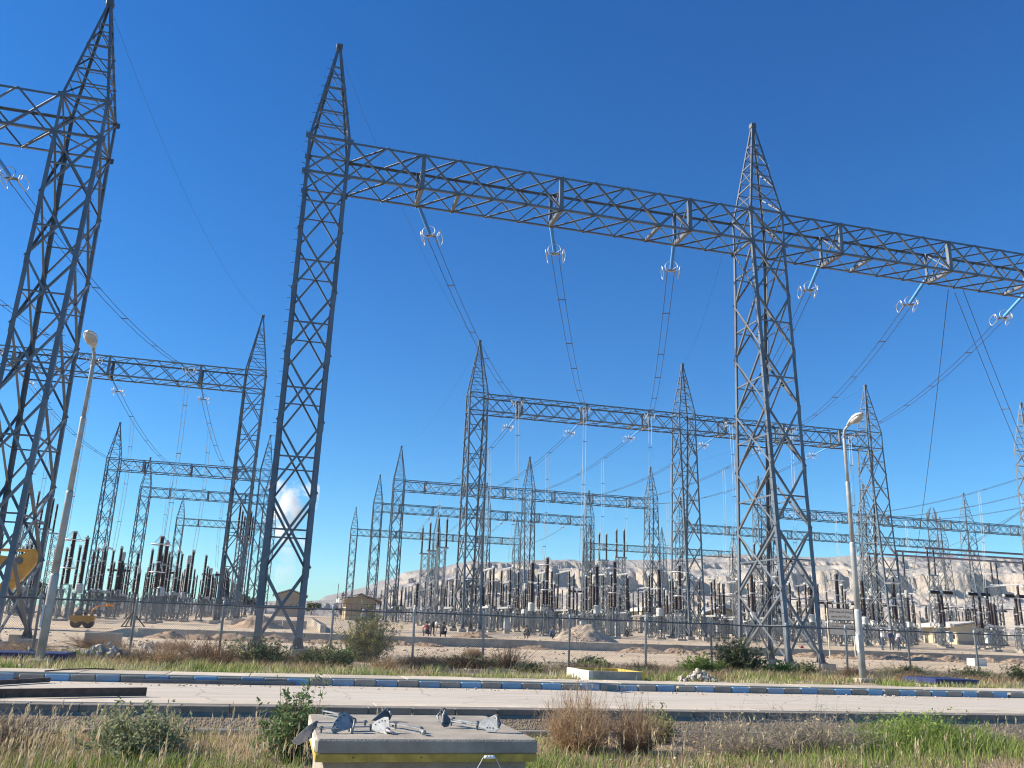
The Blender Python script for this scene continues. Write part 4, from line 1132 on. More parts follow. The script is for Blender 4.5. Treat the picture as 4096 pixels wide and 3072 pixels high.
# ------------------------------------------------------------------ safety sign
sg = thing('safety_sign', 'two brown sign boards with dark Persian lettering on pale posts', 'sign', (43.2, 63.4, 0.15))
for x in (0, 2.38):
    MB().box((x, 0, 1.9), (.085, .07, 3.9)).build('post', 'sign_post', sg)
for z0, z1 in ((2.93, 3.86), (1.76, 2.70)):
    b = MB().box((1.22, -.06, (z0 + z1) / 2), (2.40, .03, z1 - z0)).build('board', 'sign_face', sg)
    fr = MB()
    for zz in (z0, z1): fr.box((1.22, -.07, zz), (2.46, .05, .04))
    for xx in (.02, 2.42): fr.box((xx, -.07, (z0 + z1) / 2), (.04, .05, z1 - z0))
    fr.build('frame', 'sign_ink', b)
# Persian letters in their joined presentation forms, written right to left
FORMS = {'ا': ('\ufe8d', '\ufe8e', None, None), 'آ': ('\ufe81', '\ufe82', None, None), 'ب': ('\ufe8f', '\ufe90', '\ufe91', '\ufe92'), 'ت': ('\ufe95', '\ufe96', '\ufe97', '\ufe98'), 'ه': ('\ufee9', '\ufeea', '\ufeeb', '\ufeec'),
         'ر': ('\ufead', '\ufeae', None, None), 'ی': ('\ufbfc', '\ufbfd', '\ufbfe', '\ufbff'), 'ن': ('\ufee5', '\ufee6', '\ufee7', '\ufee8'), 'د': ('\ufea9', '\ufeaa', None, None), 'ک': ('\ufb8e', '\ufb8f', '\ufb90', '\ufb91'),
         'ش': ('\ufeb5', '\ufeb6', '\ufeb7', '\ufeb8'), 'م': ('\ufee1', '\ufee2', '\ufee3', '\ufee4'), 'و': ('\ufeed', '\ufeee', None, None), 'خ': ('\ufea5', '\ufea6', '\ufea7', '\ufea8'), 'س': ('\ufeb1', '\ufeb2', '\ufeb3', '\ufeb4'),
         'ل': ('\ufedd', '\ufede', '\ufedf', '\ufee0')}
def shape(s):
    o = []
    for i, ch in enumerate(s):
        if ch not in FORMS: o.append(ch); continue
        f = FORMS[ch]
        pj = i > 0 and s[i - 1] in FORMS and FORMS[s[i - 1]][2] is not None
        nj = f[2] is not None and i + 1 < len(s) and s[i + 1] in FORMS
        o.append(f[3] if pj and nj else f[2] if nj else f[1] if pj else f[0])
    return ''.join(reversed(o))
def text(s, x, z, size, parent, material, y=-.082, rot=(math.pi / 2, 0, 0), align='CENTER', width=None):
    cu = bpy.data.curves.new('lettering', 'FONT'); cu.body = s; cu.size = size; cu.align_x = align; cu.extrude = 0.002
    o = bpy.data.objects.new('lettering', cu); scene.collection.objects.link(o)
    bpy.context.view_layer.update()
    me = bpy.data.meshes.new_from_object(o.evaluated_get(bpy.context.evaluated_depsgraph_get()))
    bpy.data.objects.remove(o)
    if len(me.vertices) == 0: return None
    me.materials.clear(); me.materials.append(MAT[material])
    q = link('lettering', me, parent, (x, y, z)); q.rotation_euler = rot
    if width:
        xs_ = [v.co.x for v in me.vertices]; q.scale = (width / max(.01, max(xs_) - min(xs_)), 1, 1)
    return q
text(shape('بهترین هدیه ای که شما میتوانید به خانوادهتان'), 1.22, 3.53, .30, sg, 'sign_ink', width=2.2)
text(shape('بدهید اینه که خودتان سالم بمونید'), 1.15, 3.16, .30, sg, 'sign_ink', width=1.75)
text(shape('بهترین سرمایه آدمی سلامتی است'), 1.22, 2.40, .32, sg, 'sign_ink', width=2.15)

# ------------------------------------------------------------------ buildings
def building(label, x, y, w_, d, h, rise, eave=.9, window=False, scaffold=False, wall='building_wall', porch=True):
    b = thing('relay_building', label, 'building', (x, y, zg(x, y)))
    bb = MB(); bb.box((0, d / 2, h / 2), (w_, d, h))
    bb.add([(-w_ / 2, 0, h), (w_ / 2, 0, h), (0, 0, h + rise), (-w_ / 2, d, h), (w_ / 2, d, h), (0, d, h + rise)], [(0, 1, 2), (4, 3, 5), (0, 2, 5, 3), (1, 4, 5, 2)])
    bb.build('wall', wall, b)
    rf = MB(); t_ = .22; W2 = w_ / 2 + eave; sl = rise / (w_ / 2)
    for s in (-1, 1):
        pts = [(0, -.5, h + rise + .12), (s * W2, -.5, h - eave * sl + .12), (s * W2, d + .5, h - eave * sl + .12), (0, d + .5, h + rise + .12)]
        pts += [(p_[0], p_[1], p_[2] + t_) for p_ in pts]
        f = [(0, 1, 2, 3), (7, 6, 5, 4), (0, 4, 5, 1), (1, 5, 6, 2), (2, 6, 7, 3), (3, 7, 4, 0)]
        rf.add(pts, f if s > 0 else [q[::-1] for q in f])
    roof = rf.build('roof', 'roof_felt', b)
    for s in (-1, 1):
        MB().box((s * (W2 + .04), d / 2, h - eave * sl + .18), (.10, d + 1.1, .62)).build('fascia', 'fascia', roof)
    MB().box((0, -.012, .3), (w_ + .04, .03, .6)).build('plinth_band', 'concrete', b)
    if porch:
        MB().box((-w_ / 2 - .9, .9, h * .42), (1.6, 1.6, h * .84)).build('porch_wall', 'building_cream', b)
    if window:
        wd = MB().box((-w_ / 2 - .9, .07, h * .42), (.75, .06, .75)).build('window', 'wood', b); MB().box((-w_ / 2 - .9, .03, h * .42), (.6, .03, .6)).build('pane', 'window_glass', wd)
        wd = MB().box((.5, -.04, h * .62), (.6, .05, .5)).build('window', 'wood', b); MB().box((.5, -.08, h * .62), (.45, .03, .36)).build('pane', 'window_glass', wd)
    else:
        MB().box((.3, -.03, h * .55), (.22, .05, .22)).build('vent', 'black', b)
    ac = MB().bevbox((w_ * .28, -.22, h * .5), (.85, .36, .6), .03).build('air_conditioner', 'tank_paint', b); MB().lathe([(.2, -.01), (.2, .01)], 12, M=Matrix.Translation((w_ * .28 - .15, -.41, h * .5)) @ Matrix.Rotation(math.pi / 2, 4, 'X')).build('fan_grille', 'black', ac)
    MB().tube([(w_ / 2 - .25, -.06, .1), (w_ / 2 - .25, -.06, h - .1)], .045, 6).build('downpipe', 'tank_paint', b)
    dr = MB().box((-w_ / 2 - .03, d * .6, 1.05), (.06, 1.0, 2.1)).build('door', 'dark_steel', b); MB().box((-w_ / 2 - .08, d * .6 + .38, 1.05), (.05, .05, .14)).build('handle', 'flange', dr)
    return b
building('tan gabled relay building seen through the legs of the left centre tower', 1.6, 190, 5.6, 9, 4.4, .95, .7, porch=False)
bs = building('tan gabled building wrapped in scaffolding, beside the blue mountain', 14.1, 165, 5.2, 8, 3.75, .85, 1.25, porch=False)
building('tan gabled building with pale eave, left one behind the right tower', 86.0, 190, 7.4, 9, 4.6, 1.0, 1.3, True)
building('tan gabled building with small window, right one behind the right tower', 80.2, 150, 5.8, 8, 3.9, .75, 1.2, True)
building('low cream building half hidden by insulators at the far right', 110.6, 122, 7.0, 8, 2.9, .5, 1.0, True, wall='building_cream', porch=False)
sc = thing('scaffolding', 'rusty tube scaffolding around the tan gabled building', 'scaffolding', (14.1, 165, zg(14, 165)))
for x in (-4.3, -3.4, -1.6, 0.2, 2.2, 3.6, 4.4):
    for yy in (-1.0, -.2):
        if abs(x) < 3 and yy == -.2: continue
        MB().tube([(x, yy, 0), (x, yy, 4.6 if abs(x) < 4 else 6.4)], .035, 5).build('upright', 'rust', sc)
for z in (.9, 2.0, 2.9, 4.0):
    MB().tube([(-4.8, -1.04, z), (5.0, -1.04, z + .02)], .035, 5).build('ledger', 'rust', sc)
for x0, x1 in ((-4.8, -2.6), (2.4, 5.0)):
    MB().box(((x0 + x1) / 2, -.6, 2.06), (x1 - x0, .8, .07)).build('plank', 'wood', sc)

# ------------------------------------------------------------------ people
def bake_skin(name, verts, edges, radii, mats_fn, mats):
    me = bpy.data.meshes.new(name); me.from_pydata(verts, edges, [])
    o = bpy.data.objects.new(name, me); scene.collection.objects.link(o)
    sk = o.modifiers.new('skin', 'SKIN'); sk.use_smooth_shade = True
    sv = me.skin_vertices[0].data
    for i, r in enumerate(radii):
        sv[i].radius = (r, r) if not isinstance(r, tuple) else r
    sv[0].use_root = True
    ss = o.modifiers.new('sub', 'SUBSURF'); ss.levels = 1; ss.render_levels = 1
    bpy.context.view_layer.update()
    m2 = bpy.data.meshes.new_from_object(o.evaluated_get(bpy.context.evaluated_depsgraph_get()))
    bpy.data.objects.remove(o)
    m2.materials.clear()
    for q in mats: m2.materials.append(MAT[q])
    V_ = np.array([tuple(v) for v in verts]); E_ = np.array(edges)
    A = V_[E_[:, 0]]; D = V_[E_[:, 1]] - A; L2 = (D ** 2).sum(1) + 1e-9
    for p_ in m2.polygons:
        c = np.array(p_.center); t_ = np.clip(((c - A) * D).sum(1) / L2, 0, 1)
        dd = np.linalg.norm(A + D * t_[:, None] - c, axis=1); p_.material_index = mats_fn[int(dd.argmin())]; p_.use_smooth = True
    m2.name = name
    return m2
HELM = {}
def person(label, x, y, rz, pose='stand', shirt='shirt_white', trousers='trousers_navy', helmet='helmet_white', arms=None, z=None, group=None, h=1.72):
    # joints in metres for a 1.72 m figure facing -Y
    if pose == 'stand':
        pel = (0, 0, .93); spine = (0, -.01, 1.18); chest = (0, .0, 1.38); neck = (0, 0, 1.50); head0 = (0, -.02, 1.57); head1 = (0, -.03, 1.66)
        hipL, kneeL, ankL, toeL = (.10, 0, .90), (.11, -.02, .50), (.12, .02, .09), (.13, -.14, .04)
        hipR, kneeR, ankR, toeR = (-.10, 0, .90), (-.11, -.01, .50), (-.13, .03, .09), (-.15, -.13, .04)
    elif pose == 'squat':
        pel = (0, .16, .27); spine = (0, .13, .50); chest = (0, .03, .68); neck = (0, -.03, .80); head0 = (0, -.06, .87); head1 = (0, -.08, .96)
        hipL, kneeL, ankL, toeL = (.12, .14, .26), (.20, -.26, .45), (.17, -.02, .09), (.19, -.17, .04)
        hipR, kneeR, ankR, toeR = (-.12, .14, .26), (-.20, -.26, .45), (-.17, -.02, .09), (-.19, -.17, .04)
    else:                                                   # bending forward
        pel = (0, .22, .84); spine = (0, .02, .98); chest = (0, -.22, 1.00); neck = (0, -.36, .98); head0 = (0, -.44, .97); head1 = (0, -.53, .95)
        hipL, kneeL, ankL, toeL = (.10, .20, .82), (.12, .08, .46), (.13, .12, .09), (.14, -.04, .04)
        hipR, kneeR, ankR, toeR = (-.10, .20, .82), (-.12, .10, .46), (-.13, .12, .09), (-.15, -.04, .04)
    cx, cy, cz = chest
    if arms is None:
        if pose == 'stand': arms = (((.24, .02, 1.16), (.22, -.10, .93)), ((-.24, .02, 1.16), (-.22, -.10, .93)))
        elif pose == 'squat': arms = (((.27, -.14, .52), (.12, -.36, .50)), ((-.27, -.14, .52), (-.12, -.36, .50)))
        else: arms = (((.24, -.26, .76), (.12, -.38, .52)), ((-.24, -.26, .76), (-.12, -.38, .52)))
    V_ = [pel, spine, chest, neck, head0, head1]; E_ = [(0, 1), (1, 2), (2, 3), (3, 4), (4, 5)]
    Rr = [(.15, .12), (.14, .11), (.165, .11), .055, (.075, .085), (.07, .085)]; F_ = [1, 0, 0, 2, 2]
    def chain(start, pts, rads, mats_):
        prev = start
        for p_, r_, m_ in zip(pts, rads, mats_):
            V_.append(p_); Rr.append(r_); E_.append((prev, len(V_) - 1)); F_.append(m_); prev = len(V_) - 1
        return prev
    for hip, knee, ank, toe in ((hipL, kneeL, ankL, toeL), (hipR, kneeR, ankR, toeR)):
        chain(0, [hip, knee, ank, toe], [.095, .062, .045, .038], [1, 1, 1, 3])
    for s, (el, ha) in zip((1, -1), arms):
        sh = (cx + s * .17, cy, cz + .05)
        w_ = chain(2, [sh, el, ha], [.062, .045, .03], [0, 0, 0])
        d = (Vector(ha) - Vector(el)).normalized(); u = d.cross(Vector((0, 0, 1)));  u = u.normalized() if u.length > .1 else Vector((1, 0, 0)); v = u.cross(d)
        palm = Vector(ha) + d * .07; pi_ = chain(w_, [tuple(palm)], [(.036, .018)], [2])
        for f_, (off, ln) in enumerate(((-.03, .065), (-.011, .078), (.009, .074), (.028, .058))):
            b0 = palm + u * off + d * .035; b1 = b0 + d * ln * .6 - v * .015; chain(pi_, [tuple(b0), tuple(b1)], [.010, .008], [2, 2])
        th = Vector(ha) + d * .03 + u * (.045 * s) ; chain(w_, [tuple(th), tuple(th + d * .05)], [.011, .009], [2, 2])
    me = bake_skin('body', V_, E_, Rr, F_, [shirt, trousers, 'skin', 'black'])
    pz = zg(x, y) if z is None else z
    p_ = thing('person', label, 'person', (x, y, pz), rz, group); p_.scale = (h / 1.72,) * 3
    link('body', me, p_)
    up_ = (Vector(head1) - Vector(head0)).normalized(); M_ = Matrix.Translation(Vector(head1)) @ Vector((0, 0, 1)).rotation_difference(up_).to_matrix().to_4x4()
    fc = MB().prism([(-.014, 0), (.014, 0), (0, .04)], .03, M_ @ Matrix.Translation((0, -.10, -.03)) @ Matrix.Rotation(math.pi / 2, 4, 'X'))
    for s in (-1, 1): fc.blob(tuple(M_ @ Vector((s * .085, .01, -.02))), (.012, .022, .032), 3, 0, 1)
    fc.build('face_features', 'skin', p_)
    ey = MB()
    for s in (-1, 1): ey.blob(tuple(M_ @ Vector((s * .032, -.086, .0))), .011, 1, 0, 0)
    ey.box(tuple(M_ @ Vector((0, -.088, -.065))), (.05, .012, .01)); ey.build('eyes_and_mouth', 'hair', p_)
    if helmet:
        hm = MB().lathe([(.155, .015), (.125, .03), (.122, .07), (.10, .12), (.06, .15), (.005, .16)], 14, M=M_)
        hm.box((0, -.15, .025), (.13, .08, .012), M=M_); hm.build('helmet', helmet, p_, True)
    else:
        MB().lathe([(.098, -.02), (.105, .04), (.085, .09), (.03, .115), (.004, .118)], 12, M=M_ @ Matrix.Translation((0, .012, 0))).build('hair', 'hair', p_, True)
    return p_
S = math.pi
person('standing person in white shirt, dark trousers and white helmet, reaching out an arm', 51.9, 68.3, math.radians(75), arms=(((.22, -.12, 1.22), (.16, -.42, 1.20)), ((-.22, -.14, 1.18), (-.05, -.40, 1.14))))
person('standing person in navy shirt seen from behind, middle of the three with helmets', 52.7, 68.1, S - .1, shirt='shirt_navy', trousers='trousers_grey', arms=(((.27, .05, 1.16), (.10, .16, 1.05)), ((-.25, .02, 1.15), (-.22, -.08, .92))))
person('standing person in white shirt raising a hand to the face, right one of three', 53.7, 68.4, math.radians(-80), trousers='trousers_navy', arms=(((.20, -.16, 1.20), (.06, -.18, 1.44)), ((-.23, .02, 1.16), (-.20, -.12, .94))))
person('squatting person in faded red shirt behind the yard wall', 10.75, 66.3, S + .25, 'squat', 'shirt_red', 'trousers_black', None, h=1.78)
person('squatting person in black shirt beside the one in red', 11.95, 66.1, S - .5, 'squat', 'shirt_black', 'trousers_black', None, h=1.78)
person('bending person with pale cap facing the two squatting workers', 11.5, 67.9, .3, 'bend', 'shirt_black', 'trousers_black', 'helmet_white')
person('worker in grey with white helmet, left one behind the green bush', 6.65, 74.2, S + .3, 'stand', 'shirt_grey', 'trousers_grey', 'helmet_white')
person('worker in grey without helmet, right one behind the green bush', 7.9, 75.5, -.6, 'stand', 'shirt_grey', 'trousers_tan', None)
person('person in light blue shirt and tan trousers behind the right tower', 58.8, 96.5, S + .6, 'stand', 'shirt_sky', 'trousers_tan', 'helmet_white', arms=(((.30, -.05, 1.18), (.34, -.22, 1.02)), ((-.24, .02, 1.16), (-.22, -.10, .93))))
person('person in white clothes standing before the small tan building', 61.5, 116.0, .5, 'stand', 'shirt_white', 'trousers_white', 'helmet_white')
person('crouching person in dark clothes under the right centre equipment', 36.4, 90.0, .9, 'squat', 'shirt_black', 'trousers_black', None)
person('crouching person in dark clothes near the wall, left of the gravel heap', 19.5, 69.5, -1.2, 'squat', 'shirt_black', 'trousers_grey', None)
person('person in navy bending behind the big gravel heap', 21.6, 69.5, 1.4, 'squat', 'shirt_navy', 'trousers_navy', None)
person('worker with yellow helmet standing on the roof of the scaffolded building', 10.9, 167, .8, 'squat', 'shirt_navy', 'trousers_navy', 'helmet_yellow', z=zg(11, 167) + 4.0, h=1.8)

# ------------------------------------------------------------------ excavator behind the left tower
ex = thing('excavator', 'yellow excavator with raised boom behind the near left tower', 'excavator', (-21.8, 66.0, zg(-21.8, 66)))
EY = 'excavator_yellow'
def plate_arm(pts, wid, y=0): 
    return MB().prism(pts, wid, Matrix.Translation((0, y, 0)) @ Matrix.Rotation(math.pi / 2, 4, 'X'))
# side view polygons in (x, z); x to the right of the cab
bo = plate_arm([(-.6, 1.5), (.1, 1.5), (1.2, 3.4), (2.6, 4.05), (4.2, 4.1), (4.3, 4.6), (2.4, 4.75), (.6, 4.1)], .55).build('boom', EY, ex)
text('AND', 2.35, 4.25, .42, bo, 'black', y=-.285)
MB().tube([(.3, 0, 3.0), (2.2, 0, 4.95)], .09, 8).build('boom_cylinder', EY, ex)
MB().tube([(1.6, 0, 5.05), (4.9, 0, 5.12)], .10, 8).build('stick_cylinder', EY, ex)
MB().tube([(3.4, 0, 5.09), (4.9, 0, 5.13)], .055, 8).build('cylinder_rod', 'aluminium', ex)
MB().tube([(4.25, -.32, 4.4), (4.25, .32, 4.4)], .24, 12).build('pivot_pin', 'dark_steel', ex)
plate_arm([(4.1, 4.7), (4.75, 5.1), (5.15, 5.35), (5.42, 5.2), (5.45, 4.7), (5.1, 3.9), (3.9, 2.2), (3.2, 1.45), (2.75, 1.55), (2.9, 2.1), (3.9, 3.7)], .5).build('stick', EY, ex)
bk = MB(); cs = [(2.7, 1.75), (3.2, 1.3), (2.7, .55), (2.0, .2), (1.3, .45), (1.5, .6), (2.1, .8), (2.3, 1.3)]
bk.prism(cs, 1.1, Matrix.Rotation(math.pi / 2, 4, 'X'))
for k in range(4): bk.box((1.25, -.42 + .28 * k, .42), (.3, .1, .08))
bk.build('bucket', 'rust', ex)
MB().bevbox((-1.9, 0, 1.75), (3.4, 2.5, 1.2), .12).build('engine_housing', EY, ex)
cb = MB().bevbox((-.5, .75, 2.3), (1.5, 1.0, 1.7), .12).build('cab', EY, ex); MB().box((-.5, .23, 2.5), (1.2, .06, .9)).build('window', 'window_glass', cb); MB().box((.28, .75, 2.5), (.06, .8, .9)).build('window', 'window_glass', cb)
for yy in (-1.0, 1.0):
    tr = []
    for k in range(10): a = math.pi / 2 + math.pi * k / 9; tr.append((-2.6 + .45 * math.cos(a), .46 + .45 * math.sin(a)))
    for k in range(10): a = -math.pi / 2 + math.pi * k / 9; tr.append((.6 + .45 * math.cos(a), .46 + .45 * math.sin(a)))
    MB().prism(tr, .55, Matrix.Translation((0, yy, 0)) @ Matrix.Rotation(math.pi / 2, 4, 'X')).build('track', 'rubber', ex)
MB().lathe([(.9, .8), (.9, 1.15)], 16, (-1.0, 0, 0)).build('slew_ring', 'dark_steel', ex)

# ------------------------------------------------------------------ pedestrian roller
ro = thing('trench_roller', 'small yellow walk-behind roller with orange handle in the left yard', 'roller', (-13.6, 69.0, zg(-13.6, 69)), .05)
MB().prism([(-.78, .45), (.72, .45), (.80, .85), (-.84, .85)], .7, Matrix.Rotation(math.pi / 2, 4, 'X')).build('body', EY, ro)
for x in (-.42, .38):
    d_ = MB().lathe([(.06, -.34), (.36, -.34), (.36, .34), (.06, .34)], 18, M=Matrix.Translation((x, 0, .36)) @ Matrix.Rotation(math.pi / 2, 4, 'X')).build('drum', 'rust', ro)
    MB().prism([(x - .30, .52), (x, .30), (x + .30, .52)], .06, Matrix.Translation((0, -.37, 0)) @ Matrix.Rotation(math.pi / 2, 4, 'X')).build('side_bracket', EY, ro)
MB().bevbox((-.35, 0, 1.0), (.5, .4, .3), .05).build('engine', 'dark_steel', ro); MB().lathe([(.12, -.2), (.12, .2)], 10, M=Matrix.Translation((.1, 0, 1.0)) @ Matrix.Rotation(math.pi / 2, 4, 'X')).build('pulley', 'rust', ro)
MB().tube([(.45, 0, .85), (.5, 0, 1.25), (.75, 0, 1.5), (1.4, 0, 1.6)], .045, 8).build('handle', 'orange', ro, True)
MB().bevbox((1.62, 0, 1.64), (.52, .3, .2), .05).build('control_head', 'orange', ro)
MB().tube([(1.88, 0, 1.66), (2.3, 0, 1.72)], .03, 6).build('grip', 'rubber', ro)

# ------------------------------------------------------------------ small yard furniture
tp = thing('tripod_stand', 'black iron tripod stand in the left yard behind the fence', 'stand', (-10.0, 66.5, zg(-10, 66.5)))
MB().tube([(0, 0, .1), (0, 0, 3.05)], .06, 8).build('pole', 'black', tp)
for a in (0.3, 2.4, 4.5): MB().tube([(0, 0, 1.05), (.95 * math.cos(a), .95 * math.sin(a), .03)], .05, 6).build('leg', 'black', tp)
MB().box((0, 0, .05), (1.2, .12, .06)).build('foot_bar', 'black', tp)
def block(label, x, y, d, z=0.0, rz=0, material='concrete', name='concrete_block'):
    return tag(MB().bevbox((0, 0, d[2] / 2), d, .02).build(name, material, None, loc=(x, y, zg(x, y) + z)), label, 'block')
for q in (block('grey concrete block in the dry grass behind the fence, left of centre', -7.8, 44.6, (1.55, .7, .62)), block('concrete block half buried at the left edge by the tower', -11.3, 45.0, (1.0, .6, .42)), block('pale concrete block on the gravel track at right', 47.9, 53.0, (1.1, .7, .5), material='white_and_sunlit')): q.rotation_euler = (0, 0, .06)
# block rows leading away along the open aisle
ai = thing('aisle_wall', 'low concrete block wall leading away down the open aisle', 'wall', (0, 0, 0))
cbm = MB().bevbox((0, 0, .26), (.42, .95, .62), .02).mesh('block', 'concrete')
for i in range(44):
    y = 68.4 + i * 1.05; link('block', cbm, ai, (3.2 + .018 * i + prr.uniform(-.03, .03), y, zg(3, y) + prr.uniform(-.03, .02)))
ai2 = thing('block_row', 'row of upright concrete slabs beside the left centre tower legs', 'wall', (0, 0, 0))
for i in range(9):
    link('slab', MB().bevbox((0, 0, .3), (.62, .3, .8), .02).mesh('slab', 'concrete') if i == 0 else bpy.data.meshes['slab'], ai2, (-3.4 + .66 * i, 76.0, zg(0, 76)))
tag(MB().blob((0, 0, .07), (.17, .12, .12), 4, .2, 2).build('red_bag', 'red_bag', None, loc=(42.6, 66.4, zg(42.6, 66.4))), 'dark red bag on the ground left of the safety sign', 'bag')
# ------------------------------------------------------------------ dirt piles, heap, rubble
def mound(name, label, x, y, w_, d, h, seed, material='dirt', clods=30, cat='dirt pile'):
    n = 44; u = np.linspace(-1, 1, n); U, V = np.meshgrid(u, u)
    r = np.sqrt(U ** 2 + V ** 2); k = np.clip(1 - r, 0, 1)
    nz = fbm(U * 2.2 + seed * 3.7, V * 2.2 + seed, 4)
    Z = h * (np.clip(k * 1.35, 0, 1) ** .9) * (0.25 + 1.25 * nz) + h * .42 * k ** .5 * (fbm(U * 7 + seed, V * 7, 3) - .5) + .10 * k ** .5 * (vnoise(U * 19 + seed, V * 19) - .5) - .03
    me = grid_mesh(name, U * w_ / 2 * (0.9 + .3 * fbm(U + seed, V, 2)), V * d / 2, Z, [MAT[material]], smooth=False)
    o = link(name, me, None, (x, y, zg(x, y)))
    rg = random.Random(seed)
    c = MB()
    for i in range(clods):
        a = rg.uniform(0, 6.28); q = rg.random() ** .6
        px, py = math.cos(a) * q * w_ / 2, math.sin(a) * q * d / 2
        c.blob((px, py, max(0, h * (1 - q) * 1.0) * rg.uniform(.7, 1.0) + .02), rg.uniform(.035, .10), i + seed, .3, 0 if i % 3 else 1, .8)
    tag(c.build('clods', 'stone' if material != 'dirt' else 'dirt', o), kind='stuff')
    return tag(o, label, cat)
piles = [(-7.0, 62.8, 2.3, 1.0), (-5.2, 62.9, 2.4, .9), (-3.0, 63.0, 3.0, 1.0), (-.4, 62.9, 2.6, .85), (2.8, 63.1, 1.9, .62), (4.4, 63.0, 1.9, .6), (8.1, 63.0, 2.2, .72), (10.2, 62.9, 2.0, .62), (18.2, 63.0, 2.4, .62), (26.6, 62.6, 3.2, .78), (29.6, 62.7, 2.6, .72), (32.3, 62.8, 2.6, .70),
         (41.0, 62.9, 2.6, .85), (43.6, 62.6, 2.2, .8), (46.2, 62.7, 2.4, .85), (48.8, 62.8, 2.7, .9), (51.2, 62.5, 3.0, 1.0), (54.0, 62.6, 2.8, .85), (57.5, 62.8, 2.6, .8), (60.5, 62.4, 3.4, .95)]
for i, (x, y, w_, h) in enumerate(piles):
    mound('dirt_pile', f'brown dirt pile against the yard wall, {ORD[i]} from the left', x, y, w_ * 1.35, 2.0, h * .50, i + 1, clods=60)
mound('gravel_heap', 'large pale gravel heap behind the yard wall at centre', 23.7, 67.6, 5.2, 3.2, 1.15, 61, 'stone', 420, 'gravel heap')
mound('dirt_pile', 'low sandy mound between the left centre tower legs', -1.6, 74, 4.4, 3, .95, 71, 'dirt', 30)
mound('dirt_pile', 'sandy mound left of the squatting workers', 14.8, 68.0, 3.6, 2.0, .5, 75, 'dirt', 24)
ST = [MB().blob((0, 0, 0), 1.0, s, .3, 1, .75).mesh('stone', 'stone_pale') for s in range(5)]
def rubble(label, x, y, w_, d, h, n, seed, rmin=.05, rmax=.16):
    r_ = thing('rubble_pile', label, 'rubble', (x, y, zg(x, y))); rg = random.Random(seed)
    for i in range(n):
        a = rg.uniform(0, 6.28); q = rg.random() ** .7
        o = link('stone', ST[rg.randrange(5)], r_, (math.cos(a) * q * w_ / 2, math.sin(a) * q * d / 2, h * (1 - q) * rg.uniform(.5, 1) + .03))
        s = rg.uniform(rmin, rmax); o.scale = (s * rg.uniform(.8, 1.3), s, s); o.rotation_euler = (rg.uniform(0, 6), rg.uniform(0, 6), rg.uniform(0, 6))
rubble('pile of pale rubble stones on the verge right of centre', 13.1, 26.4, 1.4, .8, .38, 60, 1, .04, .09)
rubble('line of pale rubble stones by the left fence posts', -5.5, 32.4, 2.8, 1.2, .45, 80, 2, .04, .11)
rubble('heap of pale stones on the left blue slab', -7.2, 30.0, 1.0, .6, .42, 22, 3, .03, .09)
rubble('scatter of pale stones at the foot of the near kerb at right', 12.2, 17.2, 2.4, .35, .08, 60, 4, .025, .06)
rubble('pale stones lying in the gutter at right', 17.6, 23.2, 1.6, .5, .05, 30, 5, .03, .1)
rubble('grey heap of stones beside the track at left', -5.5, 43.5, 3.5, 2.0, .25, 60, 6, .05, .13)
# loose stones
def stones(name, label, n, xr, yr, rmin, rmax, seed, material, zoff=None):
    rg = np.random.default_rng(seed); c = MB(); vs0, fs0 = ICO[0]
    for i in range(n):
        x = rg.uniform(*xr); y = rg.uniform(*yr); r = rmin + (rmax - rmin) * rg.random() ** 3
        z = (zg(x, y) if zoff is None else zoff) + r * .2
        rot = rg.random(3) * 6.28
        c.blob((x, y, z), (r * rg.uniform(.7, 1.4), r * rg.uniform(.7, 1.4), r * .7), i, .3, 0)
    return tag(c.build(name, material), label, 'stones', kind='stuff')
stones('road_pebbles', 'small loose stones along the far gutter of the road', 420, (-6, 22), (22.5, 23.45), .006, .035, 1, 'stone', 0.0)
stones('verge_stones', 'loose stones on the verge and behind the fence', 900, (-12, 36), (26, 46), .02, .10, 2, 'stone_pale')
stones('yard_stones', 'loose stones on the gravel track and yard', 1500, (-18, 62), (44, 72), .03, .12, 3, 'stone')
stones('bank_stones', 'loose stones on the near bank', 700, (-5, 17), (12.8, 17.3), .01, .05, 4, 'stone_pale')

# ------------------------------------------------------------------ blue slabs, open pit, steel on the road
s1 = thing('blue_slab', 'dark blue painted pit cover on the verge at left', 'slab', (-7.8, 30.0, .1)); MB().bevbox((0, 0, .19), (3.4, 1.6, .20), .02).build('cover', 'slab_blue', s1); MB().box((0, 0, .0), (3.1, 1.3, .17)).build('plinth', 'concrete', s1)
s2 = thing('blue_slab', 'dark blue painted pit cover on the verge at right', 'slab', (22.65, 26.85, .1), -.02); MB().bevbox((0, 0, .21), (1.75, 1.7, .16), .02).build('cover', 'slab_blue', s2); MB().box((0, 0, .02), (1.55, 1.5, .21)).build('plinth', 'white_and_sunlit', s2)
s3 = thing('open_pit', 'low open concrete pit with yellow inner wall on the verge', 'pit', (10.05, 26.65, .1), .0)
MB().box((-.85, 0, .1), (.13, 2.1, .42)).build('pit_wall', 'white_and_sunlit', s3); MB().box((.85, 0, .1), (.13, 2.1, .42)).build('pit_wall', 'yellow_paint', s3)  # left wall given white for its sunlit face, front wall greyer for shade
MB().box((0, -.985, .1), (1.56, .13, .42)).build('pit_wall', 'concrete', s3); MB().box((0, .985, .1), (1.56, .13, .42)).build('pit_wall', 'yellow_paint', s3)
